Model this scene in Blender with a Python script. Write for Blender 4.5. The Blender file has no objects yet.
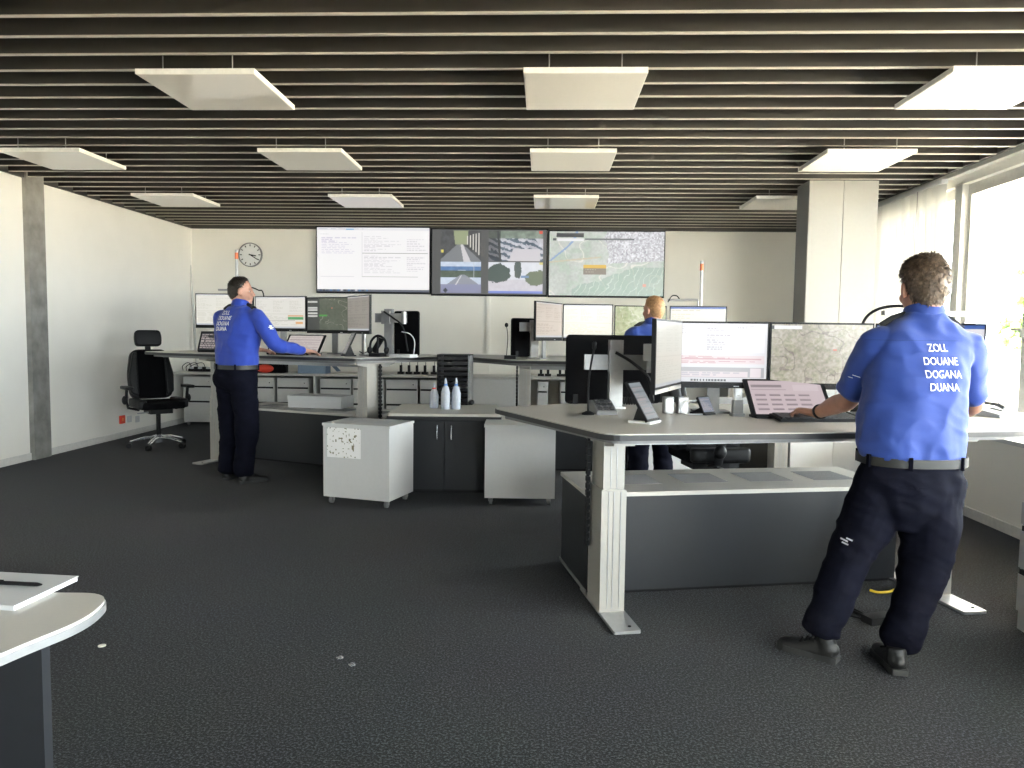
import bpy, bmesh, math, random
import numpy as np
from mathutils import Vector, Matrix, noise
from mathutils.bvhtree import BVHTree
R = math.radians
random.seed(7)
scene = bpy.context.scene
C = scene.collection

# ------------------------------------------------------------------ camera, light, exposure
H = 1.36
cam_d = bpy.data.cameras.new('camera'); cam = bpy.data.objects.new('camera', cam_d); C.objects.link(cam)
cam_d.sensor_width = 36.0; cam_d.lens = 740 / 1024 * 36.0; cam_d.clip_end = 400
cam.location = (0, 0, H); cam.rotation_euler = (R(90 - 3.85), R(-0.7), R(2.55))
scene.camera = cam
scene.view_settings.view_transform = 'Standard'; scene.view_settings.look = 'None'
scene.view_settings.gamma = 1.0; scene.view_settings.use_curve_mapping = False
scene.view_settings.exposure = 1.6
w = bpy.data.worlds.new('sky'); scene.world = w; w.use_nodes = True
wn = w.node_tree.nodes; bg = wn['Background']
bg.inputs['Color'].default_value = (0.90, 0.95, 1.0, 1); bg.inputs['Strength'].default_value = 11.0
sun_d = bpy.data.lights.new('sun', 'SUN'); sun = bpy.data.objects.new('sun', sun_d); C.objects.link(sun)
sun_d.energy = 60.0; sun_d.angle = R(1.0); sun_d.color = (1.0, 0.84, 0.62)
sun.rotation_euler = Vector((0.58, -0.22, -0.78)).to_track_quat('-Z', 'Y').to_euler()
por_d = bpy.data.lights.new('window_portal', 'AREA'); por = bpy.data.objects.new('window_portal', por_d); C.objects.link(por)
por_d.shape = 'RECTANGLE'; por_d.size = 12.0; por_d.size_y = 2.2; por_d.cycles.is_portal = True
por.location = (4.05, 2.6, 1.72); por.rotation_euler = (R(90), 0, R(90))
pof_d = por_d.copy(); pof_d.size = 2.4; pof_d.size_y = 2.0; pof = bpy.data.objects.new('front_window_portal', pof_d); C.objects.link(pof)
pof.location = (2.45, -3.75, 1.85); pof.rotation_euler = (R(90), 0, 0)
scene.cycles.max_bounces = 10; scene.cycles.diffuse_bounces = 6; scene.cycles.glossy_bounces = 4
scene.cycles.transmission_bounces = 6; scene.cycles.sample_clamp_indirect = 6.0
scene.cycles.use_denoising = True; scene.cycles.caustics_reflective = False; scene.cycles.caustics_refractive = False

CM = Matrix.Translation(cam.location) @ cam.rotation_euler.to_matrix().to_4x4()
def ray(px, py):
    d = Vector(((px - 512) / 740, -(py - 384) / 740, -1.0))
    return (CM.to_3x3() @ d)
def at(px, py, z=0.0):
    d = ray(px, py); t = (z - H) / d.z
    return Vector((d.x * t, d.y * t, z))
def W(px, py, y):
    d = ray(px, py); t = y / d.y
    return Vector((d.x * t, y, H + d.z * t))

# ------------------------------------------------------------------ materials
def mat(name, col, rough=0.5, metal=0.0, var=0.06, scale=30.0, bump=0.0, bscale=None, coat=0.0, spec=0.5, sheen=0.0):
    m = bpy.data.materials.new(name); m.use_nodes = True
    nt = m.node_tree; b = nt.nodes['Principled BSDF']
    b.inputs['Roughness'].default_value = rough; b.inputs['Metallic'].default_value = metal
    b.inputs['Specular IOR Level'].default_value = spec
    b.inputs['Coat Weight'].default_value = coat; b.inputs['Coat Roughness'].default_value = 0.04
    b.inputs['Sheen Weight'].default_value = sheen
    tc = nt.nodes.new('ShaderNodeTexCoord'); nz = nt.nodes.new('ShaderNodeTexNoise')
    nz.inputs['Scale'].default_value = scale; nz.inputs['Detail'].default_value = 3
    nt.links.new(tc.outputs['Object'], nz.inputs['Vector'])
    rp = nt.nodes.new('ShaderNodeValToRGB')
    lo = [max(0, c * (1 - var)) for c in col]; hi = [min(1, c * (1 + var)) for c in col]
    rp.color_ramp.elements[0].color = (*lo, 1); rp.color_ramp.elements[1].color = (*hi, 1)
    rp.color_ramp.elements[0].position = 0.3; rp.color_ramp.elements[1].position = 0.7
    nt.links.new(nz.outputs['Fac'], rp.inputs['Fac']); nt.links.new(rp.outputs['Color'], b.inputs['Base Color'])
    if bump:
        n2 = nt.nodes.new('ShaderNodeTexNoise'); n2.inputs['Scale'].default_value = bscale or scale * 4
        n2.inputs['Detail'].default_value = 4
        nt.links.new(tc.outputs['Object'], n2.inputs['Vector'])
        bp = nt.nodes.new('ShaderNodeBump'); bp.inputs['Strength'].default_value = bump; bp.inputs['Distance'].default_value = 0.01
        nt.links.new(n2.outputs['Fac'], bp.inputs['Height']); nt.links.new(bp.outputs['Normal'], b.inputs['Normal'])
    return m
def emit(name, col, s):
    m = bpy.data.materials.new(name); m.use_nodes = True; b = m.node_tree.nodes['Principled BSDF']
    b.inputs['Base Color'].default_value = (*col, 1); b.inputs['Emission Color'].default_value = (*col, 1)
    b.inputs['Emission Strength'].default_value = s; return m
M = {}
M['wall'] = mat('wall_paint', (0.90, 0.88, 0.825), 0.42, var=0.015, scale=3, bump=0.05, bscale=60)
M['wall_back'] = mat('back_wall_paint', (0.88, 0.855, 0.785), 0.6, var=0.015, scale=3)
M['white'] = mat('white_laminate', (0.62, 0.625, 0.63), 0.45, var=0.015)
M['cabgrey'] = mat('light_grey_steel', (0.58, 0.575, 0.555), 0.5, var=0.02)
M['top'] = mat('pale_grey_laminate', (0.56, 0.54, 0.50), 0.38, var=0.02, scale=120)
M['edge'] = mat('black_edge', (0.02, 0.02, 0.022), 0.4)
M['plinth'] = mat('anthracite_board', (0.016, 0.018, 0.022), 0.5, var=0.03)
M['cabdark'] = mat('dark_cabinet_board', (0.008, 0.0095, 0.013), 0.5, var=0.03)
M['pillar'] = mat('pillar_cladding', (0.25, 0.247, 0.235), 0.5, var=0.015)
M['column'] = mat('lift_column_paint', (0.40, 0.39, 0.36), 0.42, var=0.02)
M['footsteel'] = mat('foot_steel', (0.42, 0.43, 0.44), 0.38, 0.6)
M['silver'] = mat('silver_metal', (0.36, 0.36, 0.36), 0.42, 0.6)
M['chrome'] = mat('polished_metal', (0.80, 0.81, 0.83), 0.22, 0.75, var=0.02)
M['black'] = mat('black_plastic', (0.010, 0.010, 0.011), 0.5, spec=0.25)
M['blackgloss'] = mat('gloss_black', (0.01, 0.01, 0.012), 0.15)
M['fabric'] = mat('black_fabric', (0.006, 0.006, 0.007), 0.95, bump=0.2, bscale=600, spec=0.06)
M['leather'] = mat('black_leather', (0.010, 0.010, 0.011), 0.45, bump=0.15, bscale=250, spec=0.25)
M['slat'] = mat('ceiling_slat', (0.028, 0.025, 0.021), 0.42, var=0.1, scale=4)
M['slatedge'] = mat('ceiling_slat_lip', (0.40, 0.375, 0.325), 0.4, var=0.03, scale=4)
M['void'] = mat('ceiling_void', (0.008, 0.008, 0.008), 0.9)
M['trimdark'] = mat('dark_trim', (0.05, 0.047, 0.043), 0.5)
M['panel'] = mat('gloss_white_glass', (0.78, 0.74, 0.66), 0.55, coat=1.0, var=0.01)
M['paneledge'] = mat('panel_edge', (0.74, 0.72, 0.67), 0.4)
M['concrete'] = mat('raw_concrete', (0.24, 0.235, 0.22), 0.8, var=0.28, scale=6, bump=0.3, bscale=30)
M['base'] = mat('skirting', (0.7, 0.69, 0.66), 0.4)
M['frame'] = mat('window_frame', (0.62, 0.61, 0.57), 0.4)
M['paper'] = mat('paper', (0.60, 0.61, 0.625), 0.7, var=0.01)
M['skin'] = mat('skin', (0.42, 0.215, 0.15), 0.5, var=0.10, scale=25)
M['shirt'] = mat('blue_shirt_cloth', (0.014, 0.050, 0.27), 0.75, var=0.05, scale=15, bump=0.12, bscale=500, sheen=0.2)
M['shirt2'] = mat('blue_jersey_cloth', (0.012, 0.046, 0.36), 0.75, var=0.05, scale=15, bump=0.12, bscale=500, sheen=0.2)
M['navy'] = mat('navy_trouser_cloth', (0.0050, 0.0054, 0.0115), 0.85, var=0.2, scale=14, bump=0.2, bscale=300, spec=0.08)
M['belt'] = mat('belt_webbing', (0.018, 0.018, 0.016), 0.45)
M['shoe'] = mat('shoe_leather', (0.012, 0.012, 0.012), 0.5, bump=0.2, bscale=80)
M['sole'] = mat('shoe_sole', (0.03, 0.03, 0.03), 0.7)
M['print'] = mat('white_print', (0.85, 0.86, 0.88), 0.6, var=0.01)
M['red'] = mat('red_plastic', (0.75, 0.06, 0.03), 0.4)
M['orange'] = mat('signal_orange', (0.85, 0.22, 0.08), 0.35)
M['bluebox'] = mat('blue_grey_card', (0.22, 0.30, 0.40), 0.7)
M['bottle'] = mat('white_translucent_plastic', (0.50, 0.54, 0.62), 0.35)
M['bluecap'] = mat('blue_plastic', (0.08, 0.25, 0.65), 0.4)
M['yellow'] = mat('yellow_cable', (0.75, 0.55, 0.04), 0.5)
M['clockface'] = mat('clock_face', (0.85, 0.85, 0.83), 0.5, var=0.01)
M['grey'] = mat('mid_grey_plastic', (0.22, 0.22, 0.22), 0.5)
M['keys'] = mat('key_caps', (0.06, 0.06, 0.065), 0.5)
M['eye'] = mat('eye_white', (0.32, 0.31, 0.30), 0.4)

def carpet():
    m = bpy.data.materials.new('carpet'); m.use_nodes = True; nt = m.node_tree; b = nt.nodes['Principled BSDF']
    b.inputs['Roughness'].default_value = 0.95; b.inputs['Specular IOR Level'].default_value = 0.08
    b.inputs['Sheen Weight'].default_value = 0.09; b.inputs['Sheen Roughness'].default_value = 0.5
    tc = nt.nodes.new('ShaderNodeTexCoord')
    n1 = nt.nodes.new('ShaderNodeTexNoise'); n1.inputs['Scale'].default_value = 110; n1.inputs['Detail'].default_value = 3; n1.inputs['Roughness'].default_value = 0.75
    n2 = nt.nodes.new('ShaderNodeTexNoise'); n2.inputs['Scale'].default_value = 1.3; n2.inputs['Detail'].default_value = 3
    for n in (n1, n2): nt.links.new(tc.outputs['Object'], n.inputs['Vector'])
    r = nt.nodes.new('ShaderNodeValToRGB')
    e = r.color_ramp.elements; e[0].position = 0.42; e[0].color = (0.004, 0.0042, 0.0052, 1); e[1].position = 0.60; e[1].color = (0.070, 0.074, 0.090, 1)
    k = e.new(0.52); k.color = (0.0108, 0.0114, 0.0142, 1)
    nt.links.new(n1.outputs['Fac'], r.inputs['Fac'])
    mx = nt.nodes.new('ShaderNodeMix'); mx.data_type = 'RGBA'; mx.blend_type = 'MULTIPLY'; mx.inputs[0].default_value = 0.35
    nt.links.new(r.outputs['Color'], mx.inputs[6]); nt.links.new(n2.outputs['Color'], mx.inputs[7])
    nt.links.new(mx.outputs[2], b.inputs['Base Color'])
    bp = nt.nodes.new('ShaderNodeBump'); bp.inputs['Strength'].default_value = 0.7; bp.inputs['Distance'].default_value = 0.006
    nt.links.new(n1.outputs['Fac'], bp.inputs['Height']); nt.links.new(bp.outputs['Normal'], b.inputs['Normal'])
    return m
M['carpet'] = carpet()
def glass(name, col=(1, 1, 1)):
    m = bpy.data.materials.new(name); m.use_nodes = True; nt = m.node_tree; nt.nodes.remove(nt.nodes['Principled BSDF'])
    o = nt.nodes['Material Output']; t = nt.nodes.new('ShaderNodeBsdfTransparent'); t.inputs['Color'].default_value = (*col, 1)
    g = nt.nodes.new('ShaderNodeBsdfGlossy'); g.inputs['Roughness'].default_value = 0.02
    lw = nt.nodes.new('ShaderNodeLayerWeight'); pw = nt.nodes.new('ShaderNodeMath'); pw.operation = 'POWER'; pw.inputs[1].default_value = 5
    nt.links.new(lw.outputs['Facing'], pw.inputs[0]); f = nt.nodes.new('ShaderNodeMath'); f.operation = 'MULTIPLY_ADD'; f.inputs[1].default_value = .9; f.inputs[2].default_value = .05
    nt.links.new(pw.outputs[0], f.inputs[0])
    x = nt.nodes.new('ShaderNodeMixShader'); nt.links.new(f.outputs[0], x.inputs[0]); nt.links.new(t.outputs[0], x.inputs[1]); nt.links.new(g.outputs[0], x.inputs[2])
    nt.links.new(x.outputs[0], o.inputs['Surface']); return m
M['glass'] = glass('window_glass', (0.96, 0.98, 0.97))
def blindmat():
    m = bpy.data.materials.new('blind_fabric'); m.use_nodes = True; nt = m.node_tree; nt.nodes.remove(nt.nodes['Principled BSDF'])
    o = nt.nodes['Material Output']; d = nt.nodes.new('ShaderNodeBsdfDiffuse'); d.inputs['Color'].default_value = (0.66, 0.66, 0.645, 1)
    t = nt.nodes.new('ShaderNodeBsdfTranslucent'); t.inputs['Color'].default_value = (0.66, 0.66, 0.645, 1)
    x = nt.nodes.new('ShaderNodeMixShader'); x.inputs[0].default_value = 0.5
    nt.links.new(d.outputs[0], x.inputs[1]); nt.links.new(t.outputs[0], x.inputs[2]); nt.links.new(x.outputs[0], o.inputs['Surface']); return m
M['blind'] = blindmat()
def screenmat():
    m = bpy.data.materials.new('lit_screen'); m.use_nodes = True; nt = m.node_tree; b = nt.nodes['Principled BSDF']
    a = nt.nodes.new('ShaderNodeAttribute'); a.attribute_name = 'pixel'
    b.inputs['Base Color'].default_value = (0.01, 0.01, 0.01, 1); b.inputs['Roughness'].default_value = 0.3
    nt.links.new(a.outputs['Color'], b.inputs['Emission Color']); b.inputs['Emission Strength'].default_value = 0.31
    return m
M['screen'] = screenmat()
def printmat():
    m = bpy.data.materials.new('printed_sheet'); m.use_nodes = True; nt = m.node_tree; b = nt.nodes['Principled BSDF']
    a = nt.nodes.new('ShaderNodeAttribute'); a.attribute_name = 'pixel'; b.inputs['Roughness'].default_value = 0.7
    nt.links.new(a.outputs['Color'], b.inputs['Base Color']); return m
M['printed'] = printmat()

# ------------------------------------------------------------------ mesh helpers
def bx(bm, x0, y0, z0, x1, y1, z1, mi=0, mtx=None):
    vs = [bm.verts.new(p) for p in ((x0,y0,z0),(x1,y0,z0),(x1,y1,z0),(x0,y1,z0),(x0,y0,z1),(x1,y0,z1),(x1,y1,z1),(x0,y1,z1))]
    if mtx is not None:
        for v in vs: v.co = mtx @ v.co
    for f in ((0,3,2,1),(4,5,6,7),(0,1,5,4),(1,2,6,5),(2,3,7,6),(3,0,4,7)):
        bm.faces.new([vs[i] for i in f]).material_index = mi
    return bm
def box(x0, y0, z0, x1, y1, z1, mtx=None): return bx(bmesh.new(), x0, y0, z0, x1, y1, z1, 0, mtx)
def cbox(c, s, rot=(0, 0, 0), bm=None):
    from mathutils import Euler
    m = Matrix.Translation(c) @ Euler(rot).to_matrix().to_4x4()
    return bx(bm or bmesh.new(), -s[0]/2, -s[1]/2, -s[2]/2, s[0]/2, s[1]/2, s[2]/2, 0, m)
def prism(pts, z0, z1, bm=None):
    bm = bm or bmesh.new()
    a = [bm.verts.new((x, y, z0)) for x, y in pts]; b = [bm.verts.new((x, y, z1)) for x, y in pts]
    bm.faces.new(a[::-1]); bm.faces.new(b); n = len(pts)
    for i in range(n): bm.faces.new((a[i], a[(i+1) % n], b[(i+1) % n], b[i]))
    bmesh.ops.recalc_face_normals(bm, faces=bm.faces); return bm
def rpoly(pts, r, n=6):
    out = []; N = len(pts)
    for i in range(N):
        p = Vector(pts[i]); a = (Vector(pts[i-1]) - p); b = (Vector(pts[(i+1) % N]) - p)
        rr = min(r, a.length * .45, b.length * .45); pa = p + a.normalized() * rr; pb = p + b.normalized() * rr
        for k in range(n + 1):
            t = k / n; q = pa * (1-t)**2 + p * 2*t*(1-t) + pb * t*t; out.append((q.x, q.y))
    return out
def rrect(x0, y0, x1, y1, r, n=5): return rpoly([(x0,y0),(x1,y0),(x1,y1),(x0,y1)], r, n)
def frame_of(t, up):
    t = t.normalized(); s = t.cross(up)
    if s.length < 1e-4: s = t.cross(Vector((0, 1, 0.01)))
    s.normalize(); return s, s.cross(t).normalized()
def tube(path, rad, n=8, bm=None, up=Vector((0, 0, 1)), flat=1.0, cap=True):
    """closed tube along a path; rad = number or list; flat scales the second axis"""
    bm = bm or bmesh.new(); path = [Vector(p) for p in path]; N = len(path)
    rad = [rad] * N if not hasattr(rad, '__len__') else rad
    rings = []; s = None
    for i, p in enumerate(path):
        t = (path[min(i+1, N-1)] - path[max(i-1, 0)]).normalized()
        if s is None: s, u = frame_of(t, up)
        else:
            s = (s - t * s.dot(t)); s = s.normalized() if s.length > 1e-5 else frame_of(t, up)[0]
        u = s.cross(t)
        r = rad[i]; ra, rb = (r if hasattr(r, '__len__') else (r, r * flat))
        rings.append([bm.verts.new(p + s * math.cos(a) * ra + u * math.sin(a) * rb) for a in [2*math.pi*k/n for k in range(n)]])
    for a, b in zip(rings, rings[1:]):
        for k in range(n): bm.faces.new((a[k], a[(k+1) % n], b[(k+1) % n], b[k]))
    if cap: bm.faces.new(rings[0][::-1]); bm.faces.new(rings[-1])
    bmesh.ops.recalc_face_normals(bm, faces=bm.faces); return bm
def crom(pts, n=6):
    P = [Vector(p) for p in pts]; P = [P[0]*2 - P[1]] + P + [P[-1]*2 - P[-2]]; out = []
    for i in range(1, len(P) - 2):
        a, b, c, d = P[i-1:i+3]
        for k in range(n):
            t = k / n; out.append(.5*((2*b) + (c-a)*t + (2*a-5*b+4*c-d)*t*t + (3*b-a-3*c+d)*t**3))
    out.append(P[-2]); return out
def lathe(prof, n=20, c=(0, 0, 0), bm=None):
    bm = bm or bmesh.new(); rings = []
    for r, z in prof: rings.append([bm.verts.new((c[0]+max(r,1e-4)*math.cos(2*math.pi*k/n), c[1]+max(r,1e-4)*math.sin(2*math.pi*k/n), c[2]+z)) for k in range(n)])
    for a, b in zip(rings, rings[1:]):
        for k in range(n): bm.faces.new((a[k], a[(k+1) % n], b[(k+1) % n], b[k]))
    bm.faces.new(rings[0][::-1]); bm.faces.new(rings[-1]); bmesh.ops.recalc_face_normals(bm, faces=bm.faces); return bm
def rings_loft(rings, bm=None):
    """rings: lists of Vectors, equal length, closed with caps"""
    bm = bm or bmesh.new(); n = len(rings[0]); V = [[bm.verts.new(p) for p in r] for r in rings]
    for a, b in zip(V, V[1:]):
        for k in range(n): bm.faces.new((a[k], a[(k+1) % n], b[(k+1) % n], b[k]))
    bm.faces.new(V[0][::-1]); bm.faces.new(V[-1]); bmesh.ops.recalc_face_normals(bm, faces=bm.faces); return bm
def ellipsoid(c, r, bm=None, rot=None, u=18, v=12):
    bm = bm or bmesh.new(); m = Matrix.Translation(c) @ (rot.to_4x4() if rot else Matrix()) @ Matrix.Diagonal((r[0], r[1], r[2], 1))
    bmesh.ops.create_uvsphere(bm, u_segments=u, v_segments=v, radius=1, matrix=m); return bm
def obj(name, bm, m, parent=None, bevel=0.0, smooth=False, seg=2, loc=None, rot=None):
    me = bpy.data.meshes.new(name)
    if isinstance(bm, bpy.types.Mesh): me = bm
    else:
        if bevel: bmesh.ops.bevel(bm, geom=[e for e in bm.edges if e.is_manifold and e.calc_face_angle(0) > 0.6], offset=bevel, segments=seg, affect='EDGES', profile=0.6)
        bm.to_mesh(me); bm.free()
    if not me.materials: me.materials.append(M[m] if isinstance(m, str) else m)
    if smooth:
        for p in me.polygons: p.use_smooth = True
        try: me.set_sharp_from_angle(angle=R(smooth if smooth > 1 else 40))
        except Exception: pass
    o = bpy.data.objects.new(name, me); C.objects.link(o)
    if parent: o.parent = parent
    if loc is not None: o.location = loc
    if rot is not None: o.rotation_euler = rot
    return o
def tag(o, label, cat, group=None):
    o['label'] = label; o['category'] = cat
    if group: o['group'] = group
    return o
def thing(name, label, cat, loc=(0, 0, 0), rz=0.0, group=None):
    o = bpy.data.objects.new(name, None); C.objects.link(o); o.empty_display_size = 0.05
    o.location = loc; o.rotation_euler = (0, 0, rz); return tag(o, label, cat, group)
def struct(name, bm, m, parent=None, **k):
    o = obj(name, bm, m, parent, **k)
    if not parent: o['kind'] = 'structure'
    return o
def dup(root, loc, rz, label=None, group=None):
    r = root.copy(); C.objects.link(r); r.location = loc; r.rotation_euler = (0, 0, rz)
    if label: r['label'] = label
    if group: r['group'] = group
    for ch in list(root.children):
        c = ch.copy(); C.objects.link(c); c.parent = r
        for g in list(ch.children):
            d = g.copy(); C.objects.link(d); d.parent = c
    return r
def voxel(bm, size, smooth=4, fac=0.5):
    """union of overlapping closed shapes as one smooth skin"""
    me = bpy.data.meshes.new('tmp'); bm.to_mesh(me); bm.free()
    o = bpy.data.objects.new('tmp', me); C.objects.link(o)
    r = o.modifiers.new('r', 'REMESH'); r.mode = 'VOXEL'; r.voxel_size = size
    if smooth: s = o.modifiers.new('s', 'SMOOTH'); s.factor = fac; s.iterations = smooth
    dg = bpy.context.evaluated_depsgraph_get(); out = bpy.data.meshes.new_from_object(o.evaluated_get(dg))
    bpy.data.objects.remove(o); bpy.data.meshes.remove(me)
    for p in out.polygons: p.use_smooth = True
    return out

# ------------------------------------------------------------------ pixel rasters for screens and printed sheets
def lin(c):
    c = np.asarray(c, float) / 255.0
    return np.where(c <= 0.04045, c / 12.92, ((c + 0.055) / 1.055) ** 2.4)
def canvas(w, h, c): return np.tile(np.asarray(c, float), (h, w, 1))
def rect(a, x0, y0, x1, y1, c):
    h, w = a.shape[:2]; a[int(y0*h):max(int(y0*h)+1, int(y1*h)), int(x0*w):max(int(x0*w)+1, int(x1*w))] = c
def fnoise(w, h, s, seed, oct=3):
    rs = np.random.RandomState(seed); out = np.zeros((h, w)); amp = 1; tot = 0
    for k in range(oct):
        g = rs.rand(int(h/s)+3, int(w/s)+3); yy = np.arange(h)/s; xx = np.arange(w)/s
        y0 = yy.astype(int); x0 = xx.astype(int); fy = (yy-y0)[:, None]; fx = (xx-x0)[None]
        fy = fy*fy*(3-2*fy); fx = fx*fx*(3-2*fx)
        v = (g[y0][:, x0]*(1-fx)+g[y0][:, x0+1]*fx)*(1-fy) + (g[y0+1][:, x0]*(1-fx)+g[y0+1][:, x0+1]*fx)*fy
        out += v*amp; tot += amp; amp *= .55; s = max(1.0, s/2)
    return out/tot
def textlines(a, x0, y0, x1, y1, n, c, seed=0, fill=.7):
    rs = np.random.RandomState(seed)
    for k in range(n):
        y = y0 + (y1-y0)*k/n; x = x0; e = x0 + (x1-x0)*(fill*rs.rand()+1-fill)
        while x < e:
            l = (x1-x0)*(.05+.12*rs.rand()); rect(a, x, y, min(x+l, e), y+(y1-y0)/n*.45, c); x += l*1.35
def pixmesh(a, w, h):
    """flat sheet in the local XZ plane facing -Y, one face per pixel"""
    ph, pw = a.shape[:2]
    xs = np.linspace(-w/2, w/2, pw+1); zs = np.linspace(h/2, -h/2, ph+1)
    X, Z = np.meshgrid(xs, zs); co = np.stack([X, np.zeros_like(X), Z], -1).reshape(-1, 3)
    i = np.arange(ph*(pw+1)).reshape(ph, pw+1)[:, :-1]; q = np.stack([i+pw+1, i+pw+2, i+1, i], -1).reshape(-1, 4)
    me = bpy.data.meshes.new('sheet'); me.vertices.add(len(co)); me.vertices.foreach_set('co', co.ravel())
    me.loops.add(q.size); me.loops.foreach_set('vertex_index', q.ravel())
    me.polygons.add(len(q)); me.polygons.foreach_set('loop_start', np.arange(0, q.size, 4)); me.polygons.foreach_set('loop_total', np.full(len(q), 4))
    me.update(); at_ = me.attributes.new('pixel', 'FLOAT_COLOR', 'FACE')
    c = np.ones((ph*pw, 4)); c[:, :3] = lin(np.clip(a, 0, 255)).reshape(-1, 3); at_.data.foreach_set('color', c.ravel())
    return me
# ------------------------------------------------------------------ the room
XL, XR, YB, YF, ZS = -5.3, 3.86, 10.95, -3.5, 2.89
struct('floor', box(XL - .2, YF - .2, -.12, XR + .2, YB + .2, 0), 'carpet')
wl = struct('wall_left', box(XL - .2, YF, 0, XL, YB, 3.45), 'wall')
wb = struct('wall_back', box(XL - .2, YB, 0, XR + .2, YB + .2, 3.45), 'wall_back')
bm = box(XL - .2, YF - .2, 0, XR + .2, YF, .9); bx(bm, XL - .2, YF - .2, 2.8, XR + .2, YF, 3.45); bx(bm, XL - .2, YF - .2, .9, 1.3, YF, 2.8); bx(bm, 3.6, YF - .2, .9, XR + .2, YF, 2.8)
struct('wall_front', bm, 'wall')
bm = bmesh.new()
for k in range(3): bx(bm, 1.3 + k*1.115, YF - .12, .9, 1.37 + k*1.115, YF - .06, 2.8)
bx(bm, 1.3, YF - .12, .9, 3.6, YF - .06, .96); bx(bm, 1.3, YF - .12, 2.74, 3.6, YF - .06, 2.8)
wf = struct('window_12', bm, 'frame'); obj('pane', box(1.3, YF - .092, .96, 3.6, YF - .088, 2.74), 'glass', wf)
bm = box(3.28, YF, 0, 4.05, 8.75, .63); wr = struct('wall_right', bm, 'wall')
obj('window_sill', box(3.26, YF, .63, 4.0, 8.75, .66), 'white', wr, bevel=.004)
obj('lintel', box(3.80, YF, 2.78, 4.05, 8.75, 3.45), 'wall', wr)
obj('wall_panel', box(XR, 8.75, 0, 4.05, YB, 3.45), 'wall', wr)
obj('blind_box', box(3.74, YF, 2.86, 3.80, 8.75, 2.96), 'frame', wr, bevel=.004)
struct('baseboard_left', box(XL, YF, 0, XL + .014, YB, .075), 'base', bevel=.003)
struct('baseboard_right', box(3.266, YF, 0, 3.28, 8.75, .075), 'base', bevel=.003)
struct('baseboard_back', box(XL + .014, YB - .014, 0, XR, YB, .075), 'base', bevel=.003)
struct('trim_1', box(XL, YF, 2.875, XL + .03, YB, 3.14), 'trimdark')
struct('trim_2', box(XL, YB - .05, 2.875, XR, YB, 3.14), 'trimdark')
struct('trim_3', box(3.70, YF, 2.90, 3.74, YB, 3.05), 'trimdark')
p = W(488, 350, YB); struct('trim_4', box(p.x - .03, YB - .02, 0, p.x + .03, YB, 2.0), 'wall_back', bevel=.003)
# concrete pier in the left wall
struct('concrete_pier', box(XL, 7.36, 0, XL + .05, 7.62, 3.14), 'concrete', bevel=.006)
# clad pillar
pil = struct('pillar', box(2.54, 7.42, 0, 3.20, 7.75, 2.885), 'pillar')
for a, b in ((2.542, 2.866), (2.872, 3.198)): obj('cladding_panel', box(a, 7.405, .005, b, 7.42, 2.882), 'pillar', pil, bevel=.002)
# slatted ceiling
ceil = struct('ceiling', box(XL - .2, YF - .2, 3.32, XR + .2, YB + .2, 3.45), 'void')
bm = bmesh.new(); bx(bm, XL + .03, -.011, .006, 3.70, .011, .17, 0); bx(bm, XL + .03, -.012, 0, 3.70, .012, .006, 1)
sme = bpy.data.meshes.new('slat'); bm.to_mesh(sme); bm.free(); sme.materials.append(M['slat']); sme.materials.append(M['slatedge'])
y = 4.27 + .125 - .25 * 31
while y < YB - .1:
    if y > YF + .05:
        o = bpy.data.objects.new('slat', sme); C.objects.link(o); o.parent = ceil; o.location = (0, y, ZS)
    y += .25
# glossy suspended panels
def panel(x, y, lab):
    t = thing('ceiling_panel', lab, 'ceiling panel', (x, y, 2.79), 0, 'suspended glossy ceiling panels')
    obj('panel_face', box(-.335, .004, -.001, .335, .666, .004), 'panel', t)
    obj('panel_frame', box(-.34, 0, .002, .34, .67, .03), 'paneledge', t, bevel=.002)
    for sx in (-.2, .2):
        for sy in (.04, .6): obj('suspension_wire', tube([(sx, sy, .029), (sx, sy, .17)], .0035, 6), 'silver', t)
    return t
cols = (-4.12, -1.98, .2, 2.5); rows = (4.16, 5.93, 7.86)
for j, y in enumerate(rows):
    for i, x in enumerate(cols):
        if j == 0 and i == 0: continue
        row = ('row farthest from wall screens', 'middle row', 'row closest to wall screens')[j]
        line = ('along the concrete pier wall', 'second line from concrete pier', 'line above the corner cabinet', 'along the window wall')[i]
        panel(x, y, f'square glossy white hanging ceiling panel {line}, {row}')
# windows
posts = [8.68, 7.08, 6.12] + [6.12 - 1.02 * k for k in range(1, 10)]
for n, (b, a) in enumerate(zip(posts, posts[1:])):
    wd = .07
    bm = bmesh.new(); x0, x1 = 3.86, 3.95
    if n == 0: bx(bm, 3.80, a - .02, .66, 3.97, a + .10, 2.80)
    bx(bm, x0, a, .66, x1, a + wd, 2.78); bx(bm, x0, b - wd, .66, x1, b, 2.78)
    bx(bm, x0, a + wd, .66, x1, b - wd, .74); bx(bm, x0, a + wd, 2.68, x1, b - wd, 2.78)
    wv = struct(f'window_{n+1}', bm, 'frame')
    obj('pane', box(3.9, a + wd, .74, 3.906, b - wd, 2.68), 'glass', wv)
    if n in (1, 2):
        hb = box(3.835, a + .02 if n == 2 else a + .035, 1.38, 3.86, a + .05 if n == 2 else a + .06, 1.46); bx(hb, 3.82, a + .03, 1.44, 3.84, a + .15, 1.46)
        obj('handle', hb, 'frame', wv)
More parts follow.
